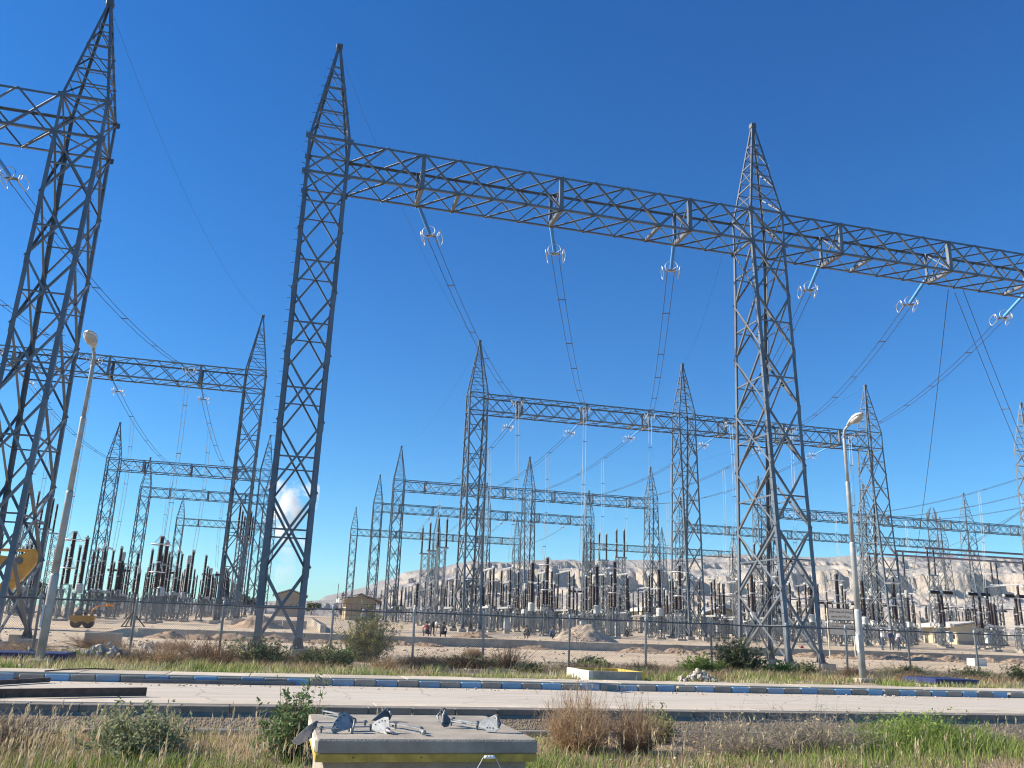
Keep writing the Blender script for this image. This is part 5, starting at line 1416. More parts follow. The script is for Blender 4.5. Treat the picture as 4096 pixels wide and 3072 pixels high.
def channel(label, a, b, h, w_, material, name='steel_channel'):
    a = Vector(a); b = Vector(b); d = (b - a).normalized(); n = Vector((-d.y, d.x, 0)); m_ = MB(); t_ = .012
    o = a
    def pl(c0, su, sv, u, v):
        P = []
        for e in (a - o, b - o):
            for i, j in ((-1, -1), (1, -1), (1, 1), (-1, 1)): P.append(e + c0 + u * su * i / 2 + v * sv * j / 2)
        m_.add(P, [(0, 1, 5, 4), (1, 2, 6, 5), (2, 3, 7, 6), (3, 0, 4, 7), (3, 2, 1, 0), (4, 5, 6, 7)])
    zv = Vector((0, 0, 1))
    pl(zv * h / 2, t_, h - .002, n, zv); pl(zv * (h - t_ / 2) + n * w_ / 2, w_, t_, n, zv); pl(zv * t_ / 2 + n * w_ / 2, w_, t_, n, zv)
    return tag(m_.build(name, material, None, loc=tuple(o)), label, 'steel beam')
channel('long dark steel channel lying on the road at left', (-6.6, 17.95, .012), (-2.45, 19.5, .012), .16, .08, 'rust')
channel('short dark steel channel lying by the far kerb at the left edge', (-6.6, 20.4, .012), (-5.0, 22.9, .012), .10, .07, 'rust')
channel('grey steel rail lying in the far gutter', (-3.45, 23.3, .01), (.55, 23.38, .01), .075, .06, 'dark_steel')
single('black_cable', 'short black cable lying across the pavement at left', [(-5.35, 23.8, .2), (-5.0, 24.2, .22), (-4.55, 24.9, .215), (-4.0, 25.05, .205)], .016, None, 'black', 'cable', 6)

# ------------------------------------------------------------------ foreground pit with line fittings on its lid
bx = thing('concrete_pit', 'concrete cable pit with overhanging lid and yellow edge stripe in the foreground', 'pit', (1.51, 9.84, 0))
LW, LD = 2.14, 2.28
wl = MB()
for s in (-1, 1):
    wl.box((s * (LW / 2 - .16), 0, -.05), (.14, LD - .2, .86)); 
wl.box((0, -(LD / 2 - .17), -.05), (LW - .46, .14, .86)); wl.box((0, LD / 2 - .17, -.05), (LW - .46, .14, .86))
wl.build('pit_wall', 'concrete_box', bx)
ld = MB().bevbox((0, 0, .455), (LW, LD, .13), .018).build('lid', 'concrete_box', bx)
st_ = MB()
st_.box((0, -LD / 2 + .03, .355), (LW - .01, .06, .068)); st_.box((0, LD / 2 - .03, .355), (LW - .01, .06, .068))
for s in (-1, 1): st_.box((s * (LW / 2 - .03), 0, .355), (.055, LD - .13, .068))
st_.build('edge_stripe', 'yellow_paint', ld)
MB().box((-LW / 2 - .004, -.1, .44), (.006, LD * .8, .10)).build('sunlit_side_patch', 'white_and_sunlit', ld)  # white sheet paints the sunlight on the lid's left side
bl = MB()
for x in (-.72, -.08, .52): bl.blob((x, -LD / 2 - .002, .36), .008, 1, 0, 0)
tag(bl.build('anchor_bolts', 'black', ld), kind='stuff')
TOP = .522
def plate(label, poly, base, p, rz, tilt, holes=(), boss=None, loops=(), mat_='fitting_steel', k=.00119):
    """thick steel plate of an insulator string, standing on its edge: outline in picture units about a base point"""
    y_ = thing('yoke_plate', label, 'line fitting', p, 0)
    y_.rotation_euler = (Matrix.Rotation(rz, 4, 'Z') @ Matrix.Rotation(math.pi / 2 - tilt, 4, 'X')).to_euler()
    q = lambda a: ((a[0] - base[0]) * k / math.cos(rz), (base[1] - a[1]) * k / math.cos(tilt))
    pl = MB().prism([q(a) for a in poly][::-1], .016).build('plate', mat_, y_)
    for h_ in holes: MB().lathe([(.0075, -.0095), (.0075, .0095)], 10, (*q(h_), 0)).build('bolt_hole', 'black', pl)
    if boss: MB().lathe([(.016, -.032), (.025, -.028), (.025, .028), (.016, .032)], 12, (*q(boss), 0)).build('boss', 'galvanised_dark', y_)
    for lp in loops:
        pts = [(*q(a), z_) for a, z_ in lp]
        MB().tube(pts, .0115, 8).build('shackle', 'fitting_steel', y_, True)
    return y_
def linkbar(label, a, b, gap=.03, wid=.034, mat_='fitting_steel', z=TOP):
    a = Vector((*a, z + .022)); b = Vector((*b, z + .026)); d = (b - a); L = d.length; ang = math.atan2(d.y, d.x)
    l_ = thing('link_bar', label, 'line fitting', tuple(a), ang)
    for s in (-1, 1):
        pts = [(-.02, -wid * .3)] + [(0 - wid * .62 * math.cos(t_), wid * .62 * math.sin(t_)) for t_ in (-.9, 0, .9)] + [(L * .5, wid * .42)] + [(L + wid * .62 * math.cos(t_), wid * .62 * math.sin(t_)) for t_ in (.9, 0, -.9)] + [(L * .5, -wid * .42)]
        MB().prism(pts, .010, Matrix.Translation((0, 0, s * gap / 2))).build('strap', mat_, l_)
    for x in (0.0, L):
        MB().lathe([(.011, -.024), (.011, .024), (.019, .024), (.019, .04), (.006, .042)], 8, (x, 0, 0)).build('bolt', 'galvanised_dark', l_)
    return l_
plate('grey quadrant yoke plate standing at the front left of the pit lid', [(365, 300), (395, 250), (440, 200), (490, 175), (575, 235), (582, 258), (545, 290), (520, 305), (375, 332)], (370, 332), (.60, 9.10, TOP + .004), math.radians(14), math.radians(24), [(475, 205), (447, 220), (418, 242), (395, 268)], (555, 246), [[((555, 246), -.04), ((545, 290), -.04), ((535, 330), -.02), ((533, 335), .02), ((545, 290), .04), ((555, 246), .04)]])
plate('bright sunlit yoke plate in the middle of the fittings on the pit lid', [(690, 270), (705, 245), (770, 205), (803, 203), (840, 300), (820, 330), (735, 318), (700, 300)], (735, 322), (1.04, 9.18, TOP + .004), math.radians(-30), math.radians(26), [(785, 233), (763, 236), (741, 247), (718, 266)], (822, 302), [[((822, 302), -.04), ((870, 312), -.05), ((900, 328), -.02), ((900, 330), .02), ((870, 325), .05), ((822, 310), .04)]], 'fitting_sunlit')
plate('dark yoke plate standing behind the bright one on the pit lid', [(700, 215), (770, 165), (828, 124), (858, 130), (866, 160), (862, 212), (800, 224)], (800, 224), (1.22, 10.2, TOP + .004), math.radians(24), math.radians(10), (), (846, 145), [[((846, 145), -.04), ((860, 180), -.045), ((862, 210), 0), ((860, 180), .045), ((846, 145), .04)]], 'galvanised_dark', .00131)
plate('yoke plate hanging over the left edge of the pit lid', [(205, 232), (225, 250), (222, 290), (200, 350), (95, 405), (50, 395), (42, 372), (75, 335), (165, 255)], (215, 262), (.452, 9.5, TOP + .025), math.radians(10), math.radians(6), [(195, 292), (186, 325), (170, 352)], (208, 252), (), 'fitting_steel', .00122)
plate('dark yoke plate at the left end of the right hand fittings', [(1300, 150), (1320, 130), (1345, 140), (1360, 185), (1388, 215), (1390, 240), (1365, 275), (1330, 280), (1305, 255), (1320, 230)], (1340, 280), (1.83, 9.66, TOP + .004), math.radians(20), math.radians(14), [(1330, 245), (1342, 250), (1356, 250)], (1330, 150), [[((1330, 150), -.04), ((1292, 185), -.045), ((1290, 225), -.02), ((1310, 240), .02), ((1305, 190), .045), ((1330, 150), .04)]], 'galvanised_dark', .00125)
plate('sunlit yoke plate at the right end of the right hand fittings', [(1612, 268), (1640, 235), (1725, 190), (1750, 195), (1778, 290), (1745, 322), (1680, 322), (1665, 300), (1610, 290)], (1700, 324), (2.215, 9.24, TOP + .004), math.radians(-26), math.radians(24), [(1680, 292), (1702, 292), (1726, 292)], (1745, 205), [[((1745, 205), -.04), ((1772, 240), -.045), ((1768, 290), 0), ((1760, 240), .045), ((1745, 205), .04)]], 'fitting_sunlit', .00121)
linkbar('link bar from the left plate along the pit lid', (.47, 9.62), (.98, 9.72), .045, .045)
linkbar('short link bar at the front left of the pit lid', (.50, 9.16), (.64, 9.12), .05, .05)
linkbar('link bar between the grey and the bright plate', (.78, 9.28), (1.0, 9.34), .045, .045)
linkbar('long link bar pointing to the middle of the pit lid', (1.26, 9.62), (1.485, 9.16), .05, .05)
linkbar('second link bar beside the long one in the middle of the lid', (1.15, 9.78), (1.28, 9.55), .04, .045)
linkbar('wide link bar joining the two right hand plates', (1.93, 9.86), (2.14, 9.50), .055, .06)
linkbar('thin link bar behind the wide right hand one', (2.0, 10.1), (2.2, 9.75), .04, .04)
linkbar('small bolt link at the rear left corner of the pit lid', (.60, 10.85), (.76, 10.5), .05, .05)
bcl = thing('ball_eye', 'ball-ended eye fitting lying at the end of the long link bar', 'line fitting', (1.47, 9.02, TOP + .02))
MB().tube([(0, 0.05, .02), (.01, -.03, .015)], .014, 8).build('stem', 'fitting_steel', bcl); MB().blob((.015, -.05, .01), .026, 2, 0, 2).build('ball', 'fitting_steel', bcl, True)
kb_ = block('rough concrete block under the bucket in front of the pit', 2.0, 8.28, (.42, .42, .30))
bkt = thing('bucket', 'bucket with thin wire bail and white grip in front of the pit', 'bucket', (2.0, 8.28, -.155))
MB().lathe([(.12, 0), (.155, .30), (.165, .31), (.15, .30), (.115, .01)], 18, caps=False).build('pail', 'black', bkt, True)
MB().tube([(-.16, 0, .28), (-.145, .01, .42), (-.055, .02, .575), (.055, .02, .57), (.15, .01, .41), (.16, 0, .28)], .0035, 6).build('bail', 'aluminium', bkt)
MB().lathe([(.006, -.05), (.014, -.048), (.015, -.02), (.013, -.016), (.015, -.012), (.015, .012), (.013, .016), (.015, .02), (.014, .048), (.006, .05)], 10, M=Matrix.Translation((0, .02, .573)) @ ROT_X).build('grip', 'grip_white', bkt, True)

# ------------------------------------------------------------------ vegetation
def raw_mesh(name, co, faces_idx, loop_total, tint, material):
    me = bpy.data.meshes.new(name)
    me.vertices.add(len(co)); me.vertices.foreach_set('co', np.ascontiguousarray(co, np.float32).ravel())
    me.loops.add(len(faces_idx)); me.loops.foreach_set('vertex_index', np.ascontiguousarray(faces_idx, np.int32))
    ls = np.concatenate([[0], np.cumsum(loop_total)[:-1]]).astype(np.int32)
    me.polygons.add(len(loop_total)); me.polygons.foreach_set('loop_start', ls); me.polygons.foreach_set('loop_total', np.asarray(loop_total, np.int32))
    at = me.attributes.new('tint', 'FLOAT_COLOR', 'POINT')
    at.data.foreach_set('color', np.concatenate([tint, np.ones((len(tint), 1))], 1).astype(np.float32).ravel())
    me.materials.append(MAT[material]); me.update(calc_edges=True)
    return me
def blades(name, P, h, w_, col, lean, rg, head=None):
    N = len(P); az = rg.random(N) * 6.283; la = rg.random(N) * 6.283; ln = lean * h * (.3 + rg.random(N))
    sx, sy = np.cos(az) * w_ / 2, np.sin(az) * w_ / 2; lx, ly = np.cos(la) * ln, np.sin(la) * ln
    lx = lx + .10 * h                                         # light breeze
    Z = np.zeros(N); rows_ = []
    for k, (fz, fl, fw) in enumerate(((0, 0, 1), (.55, .32, .85), (1.0, 1.0, 0))):
        c = P + np.stack([lx * fl, ly * fl, h * fz * (1 - .12 * fl * lean)], 1)
        if fw > 0:
            rows_ += [c - np.stack([sx, sy, Z], 1) * fw, c + np.stack([sx, sy, Z], 1) * fw]
        else: rows_.append(c)
    co = np.stack(rows_, 1).reshape(-1, 3)
    b = np.arange(N)[:, None] * 5
    idx = np.concatenate([b + np.array([[0, 1, 3, 2]]), b + np.array([[2, 3, 4]])], 1).ravel()
    lt = np.tile([4, 3], N)
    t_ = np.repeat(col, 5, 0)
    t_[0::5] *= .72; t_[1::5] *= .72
    if head is not None: t_[4::5] = head
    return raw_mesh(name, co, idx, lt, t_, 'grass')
GREEN = np.array([.15, .235, .05]); GREEN2 = np.array([.29, .34, .10]); DRY = np.array([.54, .43, .26]); STRAW = np.array([.68, .57, .38]); BROWN = np.array([.31, .205, .125])
def mixcol(rg, N, a, b, jit=.12):
    k = rg.random(N)[:, None]; return np.clip((a * (1 - k) + b * k) * (1 + jit * rg.normal(size=(N, 1))), .01, .9)
def scatter(rg, n, xr, yr, dens):
    x = rg.uniform(*xr, n); y = rg.uniform(*yr, n); k = rg.random(n) < dens(x, y)
    x, y = x[k], y[k]
    bump = (fbm(x * .9, y * .9, 4) - .5) * .10 + (fbm(x * .13, y * .13, 3) - .5) * .16
    return np.stack([x, y, zg_np(x, y) + bump * .8 - .02], 1)
rg = np.random.default_rng(42)
g2 = lambda x, y, cx, cy, sx, sy: np.exp(-((x - cx) / sx) ** 2 - ((y - cy) / sy) ** 2)
# near bank, green
gd = lambda x, y: np.clip(1.25 * g2(x, y, 12.3, 15.4, 2.0, 1.1) + .9 * g2(x, y, 3.6, 13.4, .9, .9) + .75 * g2(x, y, -1.4, 13.2, 1.8, .8) + .35 * g2(x, y, 9, 13.6, 3, .7) + .10 * (fbm(x * .8, y * .8, 3) > .52), 0, 1)
P = scatter(rg, 68000, (-6, 20), (12.4, 17.25), gd)
hh_ = (.10 + .22 * rg.random(len(P))) * (1 + 1.5 * g2(P[:, 0], P[:, 1], 12.3, 15.4, 1.7, 1.0))
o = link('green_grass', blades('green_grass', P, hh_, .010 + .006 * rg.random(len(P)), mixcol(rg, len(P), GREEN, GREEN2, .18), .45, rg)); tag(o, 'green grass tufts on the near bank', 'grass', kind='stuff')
# near bank, dry
dd = lambda x, y: np.clip(.50 * (fbm(x * .7 + 9, y * .7, 3) > .45) + .9 * (x < .2) * (fbm(x * 1.1, y * 1.1, 2) > .40) - .6 * g2(x, y, 12.3, 15.4, 1.6, .9) + .12, 0.03, 1)
P = scatter(rg, 52000, (-6, 20), (12.4, 17.3), dd)
o = link('dry_grass', blades('dry_grass', P, .06 + .18 * rg.random(len(P)) ** 1.4, .006 + .006 * rg.random(len(P)), mixcol(rg, len(P), DRY, BROWN, .2), .6, rg)); tag(o, 'dry brown grass on the near bank', 'grass', kind='stuff')
# tall straw stalks with seed heads
P = scatter(rg, 4000, (-6, 20), (12.3, 17.0), lambda x, y: np.clip(.75 * (x < .6) + .16, 0, 1) * (fbm(x * .9 + 3, y, 3) > .42))
N = len(P); hs = .22 + .42 * rg.random(N) ** 1.3
o = link('straw_stalks', blades('straw_stalks', P, hs, np.full(N, .007), mixcol(rg, N, STRAW, DRY, .1), .22, rg)); tag(o, 'tall pale straw stalks on the near bank', 'grass', kind='stuff')
tip = P + np.stack([.10 * hs, 0 * hs, hs * .93], 1)
k = rg.random(N) < .75; tip = tip[k]
o = link('seed_heads', blades('seed_heads', np.repeat(tip, 5, 0) - np.array([0, 0, .06]) + rg.normal(size=(len(tip) * 5, 3)) * np.array([.006, .006, .04]), np.full(len(tip) * 5, .10), np.full(len(tip) * 5, .016), mixcol(rg, len(tip) * 5, STRAW * .95, DRY, .12), .35, rg)); tag(o, 'straw coloured seed heads on the near bank', 'grass', kind='stuff')
# verge beyond the pavement
gv = lambda x, y: np.clip(1.05 * np.exp(-((y - 26.1) / 1.5) ** 2) * np.clip((fbm(x * .5, y * .7, 3) - .30) * 4.5, 0, 1) + .75 * (fbm(x * .22 + 4, y * .4, 3) > .55) * np.exp(-((y - 29.5) / 3.0) ** 2) + .3 * g2(x, y, -1.0, 31, 3.4, 3), 0, 1)
P = scatter(rg, 125000, (-12, 36), (25.25, 34.6), gv)
N = len(P); kg = (fbm(P[:, 0] * .6, P[:, 1] * .9, 3) + .14 * rg.normal(size=N) > .53)[:, None]
col = np.where(kg, mixcol(rg, N, GREEN, GREEN2, .2), mixcol(rg, N, GREEN2, STRAW, .18))
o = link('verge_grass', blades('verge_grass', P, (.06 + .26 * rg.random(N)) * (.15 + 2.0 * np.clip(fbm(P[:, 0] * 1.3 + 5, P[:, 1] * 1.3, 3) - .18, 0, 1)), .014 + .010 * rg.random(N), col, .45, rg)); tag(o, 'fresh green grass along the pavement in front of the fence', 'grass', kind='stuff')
P = scatter(rg, 70000, (-12, 38), (26.5, 37.5), lambda x, y: np.clip(.75 * (fbm(x * .3 + 7, y * .3, 3) > .47) * np.exp(-((y - 31) / 4.0) ** 2) + .08, 0, 1))
N = len(P)
o = link('verge_dry_grass', blades('verge_dry_grass', P, .12 + .28 * rg.random(N), .010 + .008 * rg.random(N), mixcol(rg, N, BROWN, DRY, .2), .6, rg)); tag(o, 'dry brown grass around the fence', 'grass', kind='stuff')

def ribbons(A, B, w0, w1, rg):
    """tapered ribbon quads from A to B"""
    d = B - A; r = rg.normal(size=A.shape); u = np.cross(d, r); u /= (np.linalg.norm(u, axis=1, keepdims=True) + 1e-9)
    return np.stack([A - u * w0[:, None], A + u * w0[:, None], B + u * w1[:, None], B - u * w1[:, None]], 1)
def twig_shrub(label, x, y, h, w_, n, c0, c1, seed, tw=.006, leaf=0, lc=None, name='dry_shrub', upright=.6, tips=None):
    rg = np.random.default_rng(seed)
    s = thing(name, label, 'shrub', (x, y, zg(x, y) - .02))
    th = rg.random(n) * 6.283; q = rg.random(n) ** .5
    base = np.stack([np.cos(th) * q * w_ * .18, np.sin(th) * q * w_ * .18, np.zeros(n)], 1)
    el = rg.random(n); stray = np.where(rg.random(n) < .10, 1.32, 1.0) * (1 + .13 * rg.normal(size=n))
    lobes = 1 + .32 * np.sin(2 * th + seed) + .22 * np.sin(5 * th + 2 * seed)
    ends = np.stack([np.cos(th) * q * w_ * .5 * lobes, np.sin(th) * q * w_ * .5 * lobes, h * (.35 + .65 * el) * (1 - upright * .75 * q ** 2)], 1) * stray[:, None]
    mid = base * .45 + ends * .55 + rg.normal(size=(n, 3)) * np.array([.05, .05, .03]) * w_; mid[:, 2] = np.abs(mid[:, 2]) * .95
    m1 = ribbons(base, mid, np.full(n, tw), np.full(n, tw * .75), rg); m2 = ribbons(mid, ends, np.full(n, tw * .75), np.full(n, tw * .35), rg)
    k = n * 5; i = rg.integers(0, n, k); f = rg.random(k)[:, None]
    a = np.where(rg.random((k, 1)) < .35, base[i] * (1 - f) + mid[i] * f, mid[i] * (1 - f) + ends[i] * f)
    b = a + rg.normal(size=(k, 3)) * np.array([.09, .09, .07]) * w_ * .55 + np.array([0, 0, .05 * h]); b[:, 2] = np.maximum(b[:, 2], .01)
    m3 = ribbons(a, b, np.full(k, tw * .5), np.full(k, tw * .25), rg)
    Q = np.concatenate([m1, m2]); col = mixcol(rg, len(Q), c0 * .8, c0, .15)
    o = link('stems', raw_mesh('stems', Q.reshape(-1, 3), np.arange(len(Q) * 4), np.full(len(Q), 4), np.repeat(col, 4, 0), 'twig'), s)
    col = mixcol(rg, k, c0, c1, .18)
    if tips is not None:
        kk = np.clip((b[:, 2:] / h - .35) * 1.6, 0, 1); col = col * (1 - kk) + tips * kk * (1 + .12 * rg.normal(size=(k, 1)))
    link('twigs', raw_mesh('twigs', m3.reshape(-1, 3), np.arange(k * 4), np.full(k, 4), np.repeat(np.clip(col, .01, .9), 4, 0), 'twig'), s)
    if leaf:
        i = rg.integers(0, k, leaf); c = b[i] * .7 + a[i] * .3 + rg.normal(size=(leaf, 3)) * .02
        sz = (.016 + .018 * rg.random(leaf)) * (1.25 if y > 25 else 1.0)
        d = rg.normal(size=(leaf, 3)); d /= np.linalg.norm(d, axis=1, keepdims=True)
        m4 = ribbons(c, c + d * sz[:, None] * 2.2, sz * .55, sz * .35, rg); col = mixcol(rg, leaf, lc[0], lc[1], .18)
        link('foliage', raw_mesh('foliage', m4.reshape(-1, 3), np.arange(leaf * 4), np.full(leaf, 4), np.repeat(col, 4, 0), 'grass'), s)
    return s
RUST = np.array([.42, .28, .165]); ORANGE_T = np.array([.72, .545, .36]); GREYT = np.array([.33, .285, .235]); DARKB = np.array([.15, .105, .075]); OLIVE = np.array([.20, .21, .10]); LEAFG = np.array([.085, .12, .05])
twig_shrub('big rusty orange dry shrub in the foreground right of the pit', 5.35, 15.5, 1.15, 1.5, 800, RUST * .85, ORANGE_T * .8, 5, .005, tips=ORANGE_T)
twig_shrub('second rusty shrub touching the big one on its right', 6.4, 15.4, .92, 1.2, 560, RUST * .8, ORANGE_T * .7, 6, .005, tips=ORANGE_T * .9)
twig_shrub('grey tangle of bare twigs right of the rusty shrubs', 8.5, 15.3, .62, 2.6, 700, GREYT, GREYT * 1.25, 7, .005, 900, (OLIVE, DRY))
twig_shrub('grey bare twig bush before the near kerb at right', 10.1, 15.2, .78, 2.0, 620, GREYT, GREYT * 1.3, 8, .005, 500, (OLIVE, DRY))
twig_shrub('brown twig bush at the right edge of the near bank', 15.2, 15.6, .55, 2.0, 420, GREYT * .8, GREYT, 9, .005, 400, (OLIVE, DRY))
twig_shrub('dark brown dry brush at the left edge of the near bank', -4.3, 15.6, .55, 2.6, 620, DARKB, GREYT * .8, 10, .006)
twig_shrub('grey green bushy herb on the near bank at left', -1.9, 14.6, .75, 1.7, 420, OLIVE, DRY, 11, .005, 5200, (np.array([.20, .235, .125]), np.array([.30, .32, .19])))
twig_shrub('dark leafy green bush left of the concrete pit', .35, 14.2, 1.15, .95, 200, DARKB, OLIVE, 12, .006, 3400, (LEAFG * 1.3, LEAFG * 2.6), name='leafy_bush')
twig_shrub('low olive herb behind the big rusty shrub', 7.4, 16.6, .62, .8, 200, OLIVE, DRY, 13, .005, 1200, (OLIVE, GREEN2))
twig_shrub('bright green leafy clump at the right of the near bank', 12.5, 15.6, .70, 2.2, 500, GREEN * 1.1, GREEN2, 14, .005, 2600, (GREEN * 1.2, GREEN2))
# verge shrubs
twig_shrub('tall yellow green bush by the fence, left of centre', 3.45, 35.6, 1.85, 1.8, 420, DARKB, OLIVE, 20, .008, 8000, (np.array([.24, .25, .06]), np.array([.55, .50, .19])), name='leafy_bush', upright=.3)
twig_shrub('dense grey green bush before the right tower', 17.6, 31.9, 1.45, 1.7, 420, DARKB, OLIVE, 21, .008, 8000, (np.array([.14, .16, .08]), np.array([.29, .30, .17])), name='leafy_bush', upright=.4)
twig_shrub('low round green bush left of the dense grey green one', 15.3, 30.6, .78, 1.5, 320, OLIVE, GREEN, 22, .008, 3200, (GREEN, GREEN2), name='leafy_bush')
for i, (x, y, h, w_, c0, c1, lab) in enumerate([(8.4, 32.6, .95, 1.5, DARKB, RUST * .8, 'tall brown shrub leaning by a fence post at centre'), (6.5, 31.8, .62, 2.4, DARKB * .9, BROWN, 'wide dark brown shrub on the verge right of the tall bush'),
        (4.9, 31.2, .5, 2.2, DARKB, GREYT * .7, 'low grey brown shrub under the tall bush'), (1.6, 31.0, .8, 2.2, DARKB, OLIVE, 'dark olive shrub left of the tall bush'), (-.6, 31.0, 1.0, 2.4, DARKB, OLIVE, 'dark olive shrub behind the green verge at left'),
        (-2.4, 31.6, 1.0, 2.0, BROWN, RUST, 'reddish brown shrub on the verge at left'), (-4.0, 30.6, .5, 1.5, DARKB, GREYT * .7, 'dark twiggy shrub at a left fence post'), (-7.6, 42.0, .62, 2.4, BROWN, RUST, 'low tan shrub on the track behind the left lamp'),
        (-4.4, 42.5, .55, 2.2, BROWN, ORANGE_T * .8, 'straw coloured shrub behind the fence at left'), (12.0, 33.2, .5, 1.8, DARKB, OLIVE, 'low dark shrub behind the open pit'), (9.6, 44, .55, 1.2, BROWN, RUST, 'small rusty shrub on the track at centre'), (21.8, 30.5, .62, 1.3, BROWN, RUST * .9, 'brown shrub left of the right lamp'),
        (19.3, 31.6, .6, 1.5, OLIVE, GREEN, 'green shrub at the foot of the right tower'), (26.5, 33.5, .62, 2.2, OLIVE, DRY, 'olive shrub behind the right blue slab'), (30.5, 30.5, .95, 2.4, DARKB * .9, LEAFG, 'dark green shrub at the right edge of the verge'), (28.2, 31.5, .55, 1.6, DARKB, OLIVE, 'dark shrub between the blue slab and the right edge'),
        (-9.0, 36.5, .45, 2.4, BROWN, GREYT, 'dry brown scrub by the left tower foot'), (10.4, 30.2, .42, 1.5, DARKB, GREYT * .8, 'low twig scrub in front of the open pit')]):
    lf = 2600 if c1 is OLIVE or c1 is GREEN or c1 is LEAFG else 0
    twig_shrub(lab, x, y, h, w_, 330, c0, c1, 40 + i, .008, lf, (np.clip(c1 * .9, 0, 1), np.clip(c1 * 1.9, 0, .5)) if lf else None)
vr = random.Random(77)
for i in range(26):
    x = -9.5 + i * 1.62 + vr.uniform(-.5, .5); y = vr.uniform(28.2, 33.6)
    if any(abs(x - a) < 1.2 and abs(y - b) < 1.2 for a, b in ((10.05, 26.65), (22.65, 26.85), (-6.55, 28.3), (20.58, 28.3), (-7.8, 30))): y = 33.2
    c0, c1 = vr.choice(((DARKB, BROWN), (BROWN, RUST), (OLIVE, GREEN), (DARKB, OLIVE), (BROWN, DRY)))
    lf = 1500 if c1 is OLIVE or c1 is GREEN else 0
    hh0 = vr.uniform(.28, .62) * (1.5 if -3.5 < x < 2 else 1)
    kind_ = 'green' if c1 is GREEN else 'olive' if c1 is OLIVE else 'rusty' if c1 is RUST else 'straw' if c1 is DRY else 'dark brown'
    twig_shrub(f'{"tall" if hh0 > .55 else "low"} {kind_} scrub plant on the verge, {ORD[i] if i < 20 else ("twenty-first", "twenty-second", "twenty-third", "twenty-fourth", "twenty-fifth", "twenty-sixth")[i - 20]} from the left', x, y, hh0, vr.uniform(.8, 1.7), 220, c0, c1, 300 + i, .008, lf, (np.clip(c1 * .9, 0, 1), np.clip(c1 * 1.7, 0, .5)) if lf else None)
# far trees
def tree(label, x, y, h, seed):
    rg = np.random.default_rng(seed); t_ = thing('tree', label, 'tree', (x, y, zg(x, y)), 0, 'trees along the far edge of the yard')
    tk = MB().tube([(0, 0, 0), (.05 * h, 0, h * .3), (.02 * h, .03 * h, h * .7)], [.035 * h, .025 * h, .008 * h], 6)
    for k in range(5):
        a = rg.random() * 6.28; tk.tube([(.04 * h, 0, h * (.28 + .07 * k)), (.28 * h * math.cos(a), .28 * h * math.sin(a), h * (.5 + .08 * k))], [.014 * h, .005 * h], 5)
    tk.build('trunk', 'bark', t_)
    n = 1100; cl = rg.normal(size=(9, 3)) * np.array([.2, .2, .14]) * h + np.array([0, 0, .62 * h]); i = rg.integers(0, 9, n)
    c = cl[i] + rg.normal(size=(n, 3)) * .085 * h; c[:, 2] = np.maximum(c[:, 2], .12 * h); d = rg.normal(size=(n, 3)); d /= np.linalg.norm(d, axis=1, keepdims=True); sz = .035 * h * (.6 + .7 * rg.random(n))
    m4 = ribbons(c, c + d * sz[:, None] * 2, sz * .7, sz * .5, rg); col = mixcol(rg, n, np.array([.05, .065, .028]), np.array([.10, .12, .05]), .2)
    link('crown', raw_mesh('crown', m4.reshape(-1, 3), np.arange(n * 4), np.full(n, 4), np.repeat(col, 4, 0), 'grass'), t_)
tx = [(-78, 250, 6.5), (-70, 268, 5), (-62, 262, 7), (-53, 280, 5), (-46, 270, 6.5), (-38, 285, 5.5), (-33, 262, 5), (-22, 278, 6), (-14, 270, 8), (-9, 285, 6), (2, 300, 5), (9, 280, 5), (16, 240, 3.2), (20, 262, 4.5), (36, 275, 6), (47, 270, 6.5), (55, 285, 6), (63, 270, 7), (74, 280, 6), (85, 270, 6), (97, 250, 7), (110, 275, 6), (122, 270, 6.5)]
for i, (x, y, h) in enumerate(tx): tree(f'small dark tree on the far edge of the yard, {ORD[i] if i < 20 else ("twenty-first", "twenty-second", "twenty-third")[i - 20]} from the left', x, y, h * .85, 100 + i)

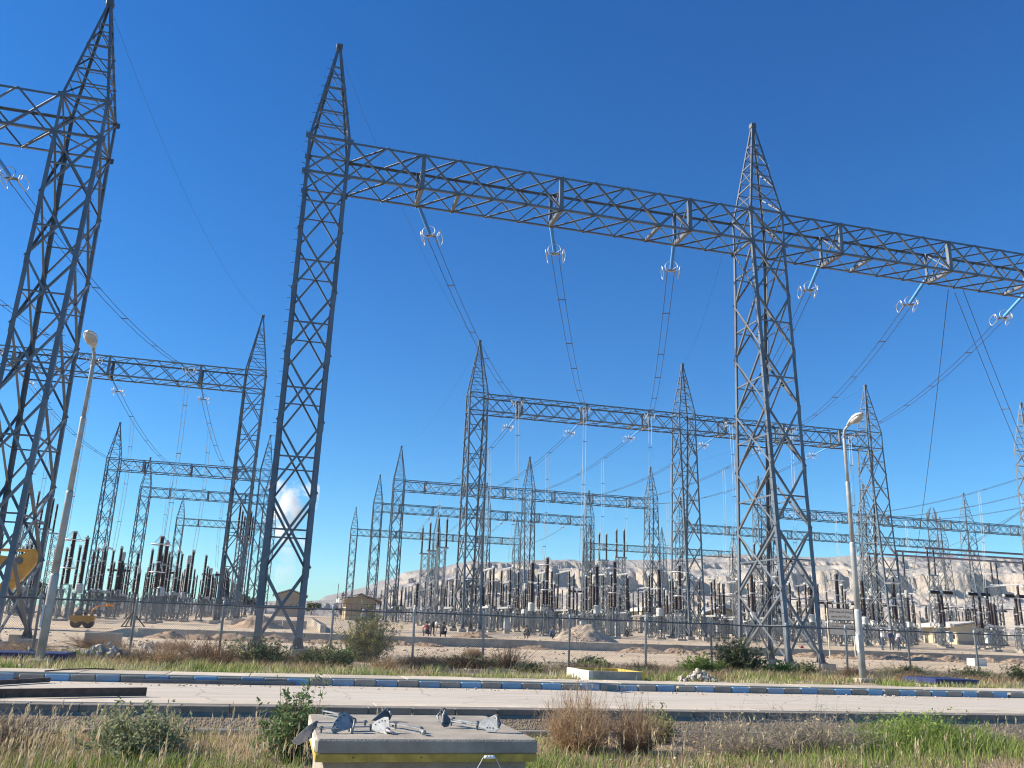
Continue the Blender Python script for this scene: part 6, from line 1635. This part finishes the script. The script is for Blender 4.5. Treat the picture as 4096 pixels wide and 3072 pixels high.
# ------------------------------------------------------------------ steam plume and haze
def volume_mat(name, build):
    m = bpy.data.materials.new(name); m.use_nodes = True; t = m.node_tree
    for n_ in list(t.nodes):
        if n_.type == 'BSDF_PRINCIPLED': t.nodes.remove(n_)
    o_ = [q for q in t.nodes if q.type == 'OUTPUT_MATERIAL'][0]
    pv_ = t.nodes.new('ShaderNodeVolumePrincipled'); t.links.new(pv_.outputs[0], o_.inputs['Volume'])
    build(t, pv_); return m
def steam(t, pv_):
    pv_.inputs['Color'].default_value = (.985, .985, .99, 1); pv_.inputs['Anisotropy'].default_value = .1
    tc = t.nodes.new('ShaderNodeTexCoord')
    n0 = nd(t, 'ShaderNodeTexNoise', Scale=.045, Detail=7.0, Roughness=.62); t.links.new(tc.outputs['Object'], n0.inputs['Vector'])
    acc = None
    for x, z, r in ((-3, 115, 13), (7, 105, 12), (-10, 102, 12), (0, 93, 12), (-8, 85, 10)):   # cauliflower heads
        vm = nd(t, 'ShaderNodeVectorMath', operation='DISTANCE'); vm.inputs[1].default_value = (x, 0, z); t.links.new(tc.outputs['Object'], vm.inputs[0])
        mr = nd(t, 'ShaderNodeMapRange'); mr.inputs['From Min'].default_value = 0; mr.inputs['From Max'].default_value = r; mr.inputs['To Min'].default_value = 1; mr.inputs['To Max'].default_value = 0
        t.links.new(vm.outputs['Value'], mr.inputs['Value'])
        if acc is None: acc = mr.outputs[0]
        else:
            mxm = nd(t, 'ShaderNodeMath', operation='MAXIMUM'); t.links.new(acc, mxm.inputs[0]); t.links.new(mr.outputs[0], mxm.inputs[1]); acc = mxm.outputs[0]
    sep = t.nodes.new('ShaderNodeSeparateXYZ'); t.links.new(tc.outputs['Object'], sep.inputs[0])
    ma = nd(t, 'ShaderNodeMath', operation='MULTIPLY_ADD'); ma.inputs[1].default_value = 2.6; ma.inputs[2].default_value = -1.25; t.links.new(n0.outputs['Fac'], ma.inputs[0])
    su = nd(t, 'ShaderNodeMath', operation='ADD'); t.links.new(acc, su.inputs[0]); t.links.new(ma.outputs[0], su.inputs[1])
    r_ = ramp(t, [(.20, (0, 0, 0)), (.85, (1, 1, 1))]); t.links.new(su.outputs[0], r_.inputs['Fac'])
    mu = nd(t, 'ShaderNodeMath', operation='MULTIPLY'); mu.inputs[1].default_value = .22
    t.links.new(r_.outputs[0], mu.inputs[0]); t.links.new(mu.outputs[0], pv_.inputs['Density'])
MAT['steam'] = volume_mat('steam', steam)
def thin(t, pv_):
    pv_.inputs['Color'].default_value = (.95, .95, .97, 1)
    tc = t.nodes.new('ShaderNodeTexCoord'); n1 = nd(t, 'ShaderNodeTexNoise', Scale=.05, Detail=4.0); t.links.new(tc.outputs['Object'], n1.inputs['Vector'])
    r_ = ramp(t, [(.40, (0, 0, 0)), (.7, (1, 1, 1))]); t.links.new(n1.outputs['Fac'], r_.inputs['Fac'])
    mu = nd(t, 'ShaderNodeMath', operation='MULTIPLY'); mu.inputs[1].default_value = .04
    t.links.new(r_.outputs[0], mu.inputs[0]); t.links.new(mu.outputs[0], pv_.inputs['Density'])
MAT['thin_steam'] = volume_mat('thin_steam', thin)
pl = thing('steam_plume', 'white steam plume rising behind the left centre tower', 'steam', (0, 900, 2)); pl['kind'] = 'stuff'
MB().bevbox((0, 0, 104), (52, 44, 66), 6).build('steam_head', 'steam', pl)
MB().lathe([(7, 6), (9, 30), (11, 50), (9, 70)], 12, (0, 0, 0)).build('steam_stem', 'thin_steam', pl)

def air(t, pv_):
    pv_.inputs['Color'].default_value = (.86, .92, 1.0, 1); pv_.inputs['Density'].default_value = HAZE; pv_.inputs['Anisotropy'].default_value = .0
HAZE = 4.5e-5
if HAZE > 0:
    MAT['air'] = volume_mat('air', air)
    hz = MB().box((500, 4700, 224), (19000, 9700, 452)).build('haze', 'air'); tag(hz, 'thin bluish haze over the yard and hills', 'haze', kind='stuff')
